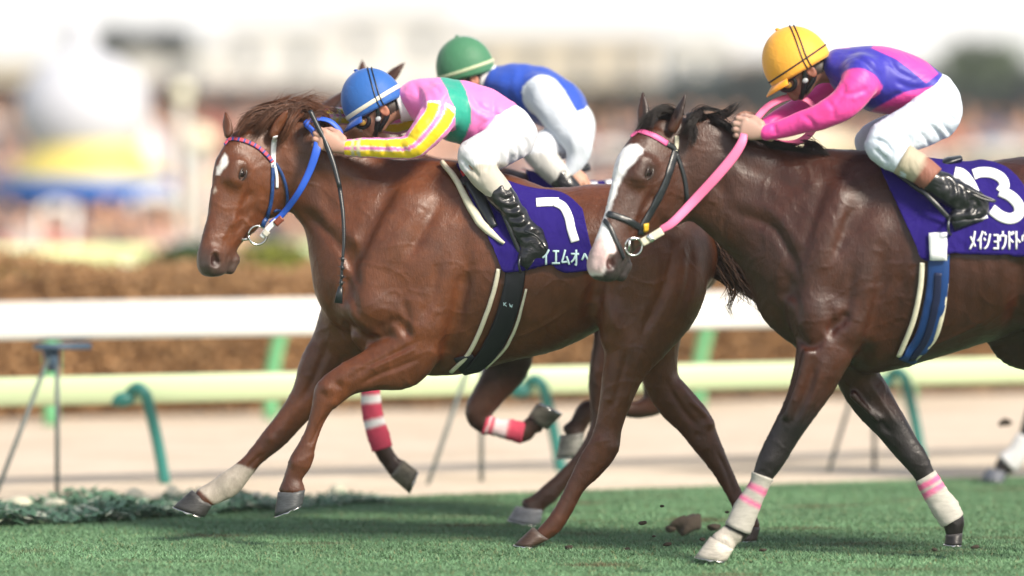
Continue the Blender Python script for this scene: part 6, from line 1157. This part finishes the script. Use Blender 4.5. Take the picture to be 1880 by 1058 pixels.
building(-120, 118, 118, 175, bm['cream'], 'cream building behind the left edge of the inflatable'); building(176, 395, 96, 178, bm['white'], 'white building between the two dark trees and the lamp post')
building(405, 600, 55, 182, bm['white'], 'tall white building above the leading horse\'s head'); building(610, 830, 30, 185, bm['white'], 'tall pale building behind the blue helmet'); building(840, 1200, 70, 185, bm['cream'], 'long cream building behind the green helmet'); building(1222, 1345, 78, 172, bm['white'], 'bright block left of the orange helmet'); building(1350, 1480, 110, 178, bm['pink'], 'low pinkish building behind the orange helmet'); building(1490, 1700, 130, 180, bm['grey'], 'grey building behind the orange-capped rider\'s back')
hedge(119, .5, -1500, 640, 3.45, 5, [(.13, .085, .075), (.16, .11, .10), (.10, .07, .065), (.14, .12, .13)], 14000, 'belt of bare brownish trees beyond the infield at the left', 'tree_belt', zb=1.3, sz=(.3, .6))
hedge(127, .5, 1150, 2700, 3.65, 5, [(.045, .055, .06), (.05, .07, .06), (.035, .045, .05)], 14000, 'belt of dark slate green trees beyond the crowd at the right', 'tree_belt', zb=1.3, sz=(.3, .6))
# the crowd ------------------------------------------------
def figure(m_, p, h_, body, skin, hair, a):
    p = np.asarray(p); c, s_ = math.cos(a), math.sin(a); side = np.array((c, s_, 0)); k = h_ / 1.7
    m_.add(*tube([p + (0, 0, .45 * k), p + (0, 0, .85 * k), p + (0, 0, 1.15 * k), p + (0, 0, 1.38 * k), p + (0, 0, 1.46 * k)], [.15 * k, .17 * k, .20 * k, .19 * k, .06 * k], 8, 1, r2=[.11 * k, .12 * k, .13 * k, .11 * k, .06 * k], lat=(-s_, c, 0)), body)
    for q in (-1, 1):
        m_.add(*tube([p + side * .08 * q * k, p + side * .09 * q * k + (0, 0, .5 * k)], [.06 * k, .09 * k], 6, 1), (.03, .03, .05))
        m_.add(*tube([p + side * .2 * q * k + (0, 0, 1.36 * k), p + side * .25 * q * k + (0, -.02, 1.08 * k), p + side * .18 * q * k + (0, -.15, .95 * k)], [.05 * k, .035 * k], 6, 1), body)
    m_.add(*ellipsoid(p + (0, -.01, 1.57 * k), (.075 * k, .09 * k, .11 * k), nu=10, nv=7), skin); m_.add(*ellipsoid(p + (0, .02, 1.61 * k), (.085 * k, .09 * k, .10 * k), nu=10, nv=7), hair)
PAL = [(.50, .46, .46), (.42, .26, .18), (.05, .05, .07), (.04, .07, .16), (.45, .10, .08), (.30, .22, .16), (.70, .42, .30), (.10, .10, .12), (.05, .05, .07), (.55, .35, .30), (.12, .16, .28)]
SK = [(.70, .38, .24), (.62, .33, .20)]; crowd = MB(); rr = random.Random(5)
for row in range(4):
    s = 62 + row * 2.2
    for i in range(88):
        px = -900 + 3300 * (i + rr.uniform(.1, .9)) / 88
        if px > 1000 and row > 1: continue
        x = (px - CX) / F * s; z = infz(s - .5 * x); figure(crowd, (x, s - D, z - .02), rr.uniform(1.5, 1.8), rr.choice(PAL), rr.choice(SK), (.03, .02, .02) if rr.random() < .7 else rr.choice(PAL), rr.uniform(-.4, .4))
tag(crowd.build('crowd', MAT['crowd'] if 'crowd' in MAT else mat('crowd_clothes', None, .8), None, True), 'spectators packed along the infield behind the hedge', 'crowd', kind='stuff')
crowd = MB()
for row in range(6):
    off = 84.5 + row * 2.3
    for i in range(100):
        px = -900 + 3300 * (i + rr.uniform(0, 1)) / 100; x, s = edge(px, off, .5); z = infz(off)
        figure(crowd, (x, s - D, z - .02), rr.uniform(1.5, 1.8), rr.choice(PAL), rr.choice(SK), (.03, .02, .02) if rr.random() < .6 else rr.choice(PAL), rr.uniform(-.4, .4))
tag(crowd.build('crowd', mat('crowd_coats', None, .8), None, True), 'more distant spectators standing on the grass bank', 'crowd', kind='stuff')

# ---------------------------------------------------------------- thin evening haze over the whole course
hz = bpy.data.materials.new('haze_air'); hz.use_nodes = True; n_ = hz.node_tree.nodes; n_.remove(n_['Principled BSDF']); pv = n_.new('ShaderNodeVolumePrincipled'); pv.inputs['Color'].default_value = (.92, .93, .96, 1); pv.inputs['Density'].default_value = .0007; pv.inputs['Anisotropy'].default_value = .3
hz.node_tree.links.new(pv.outputs[0], n_['Material Output'].inputs['Volume'])
v, ff = box((0, 92, 8), (500, 240, 26)); tag(mk('haze', v, ff, hz, smooth=False), kind='stuff')
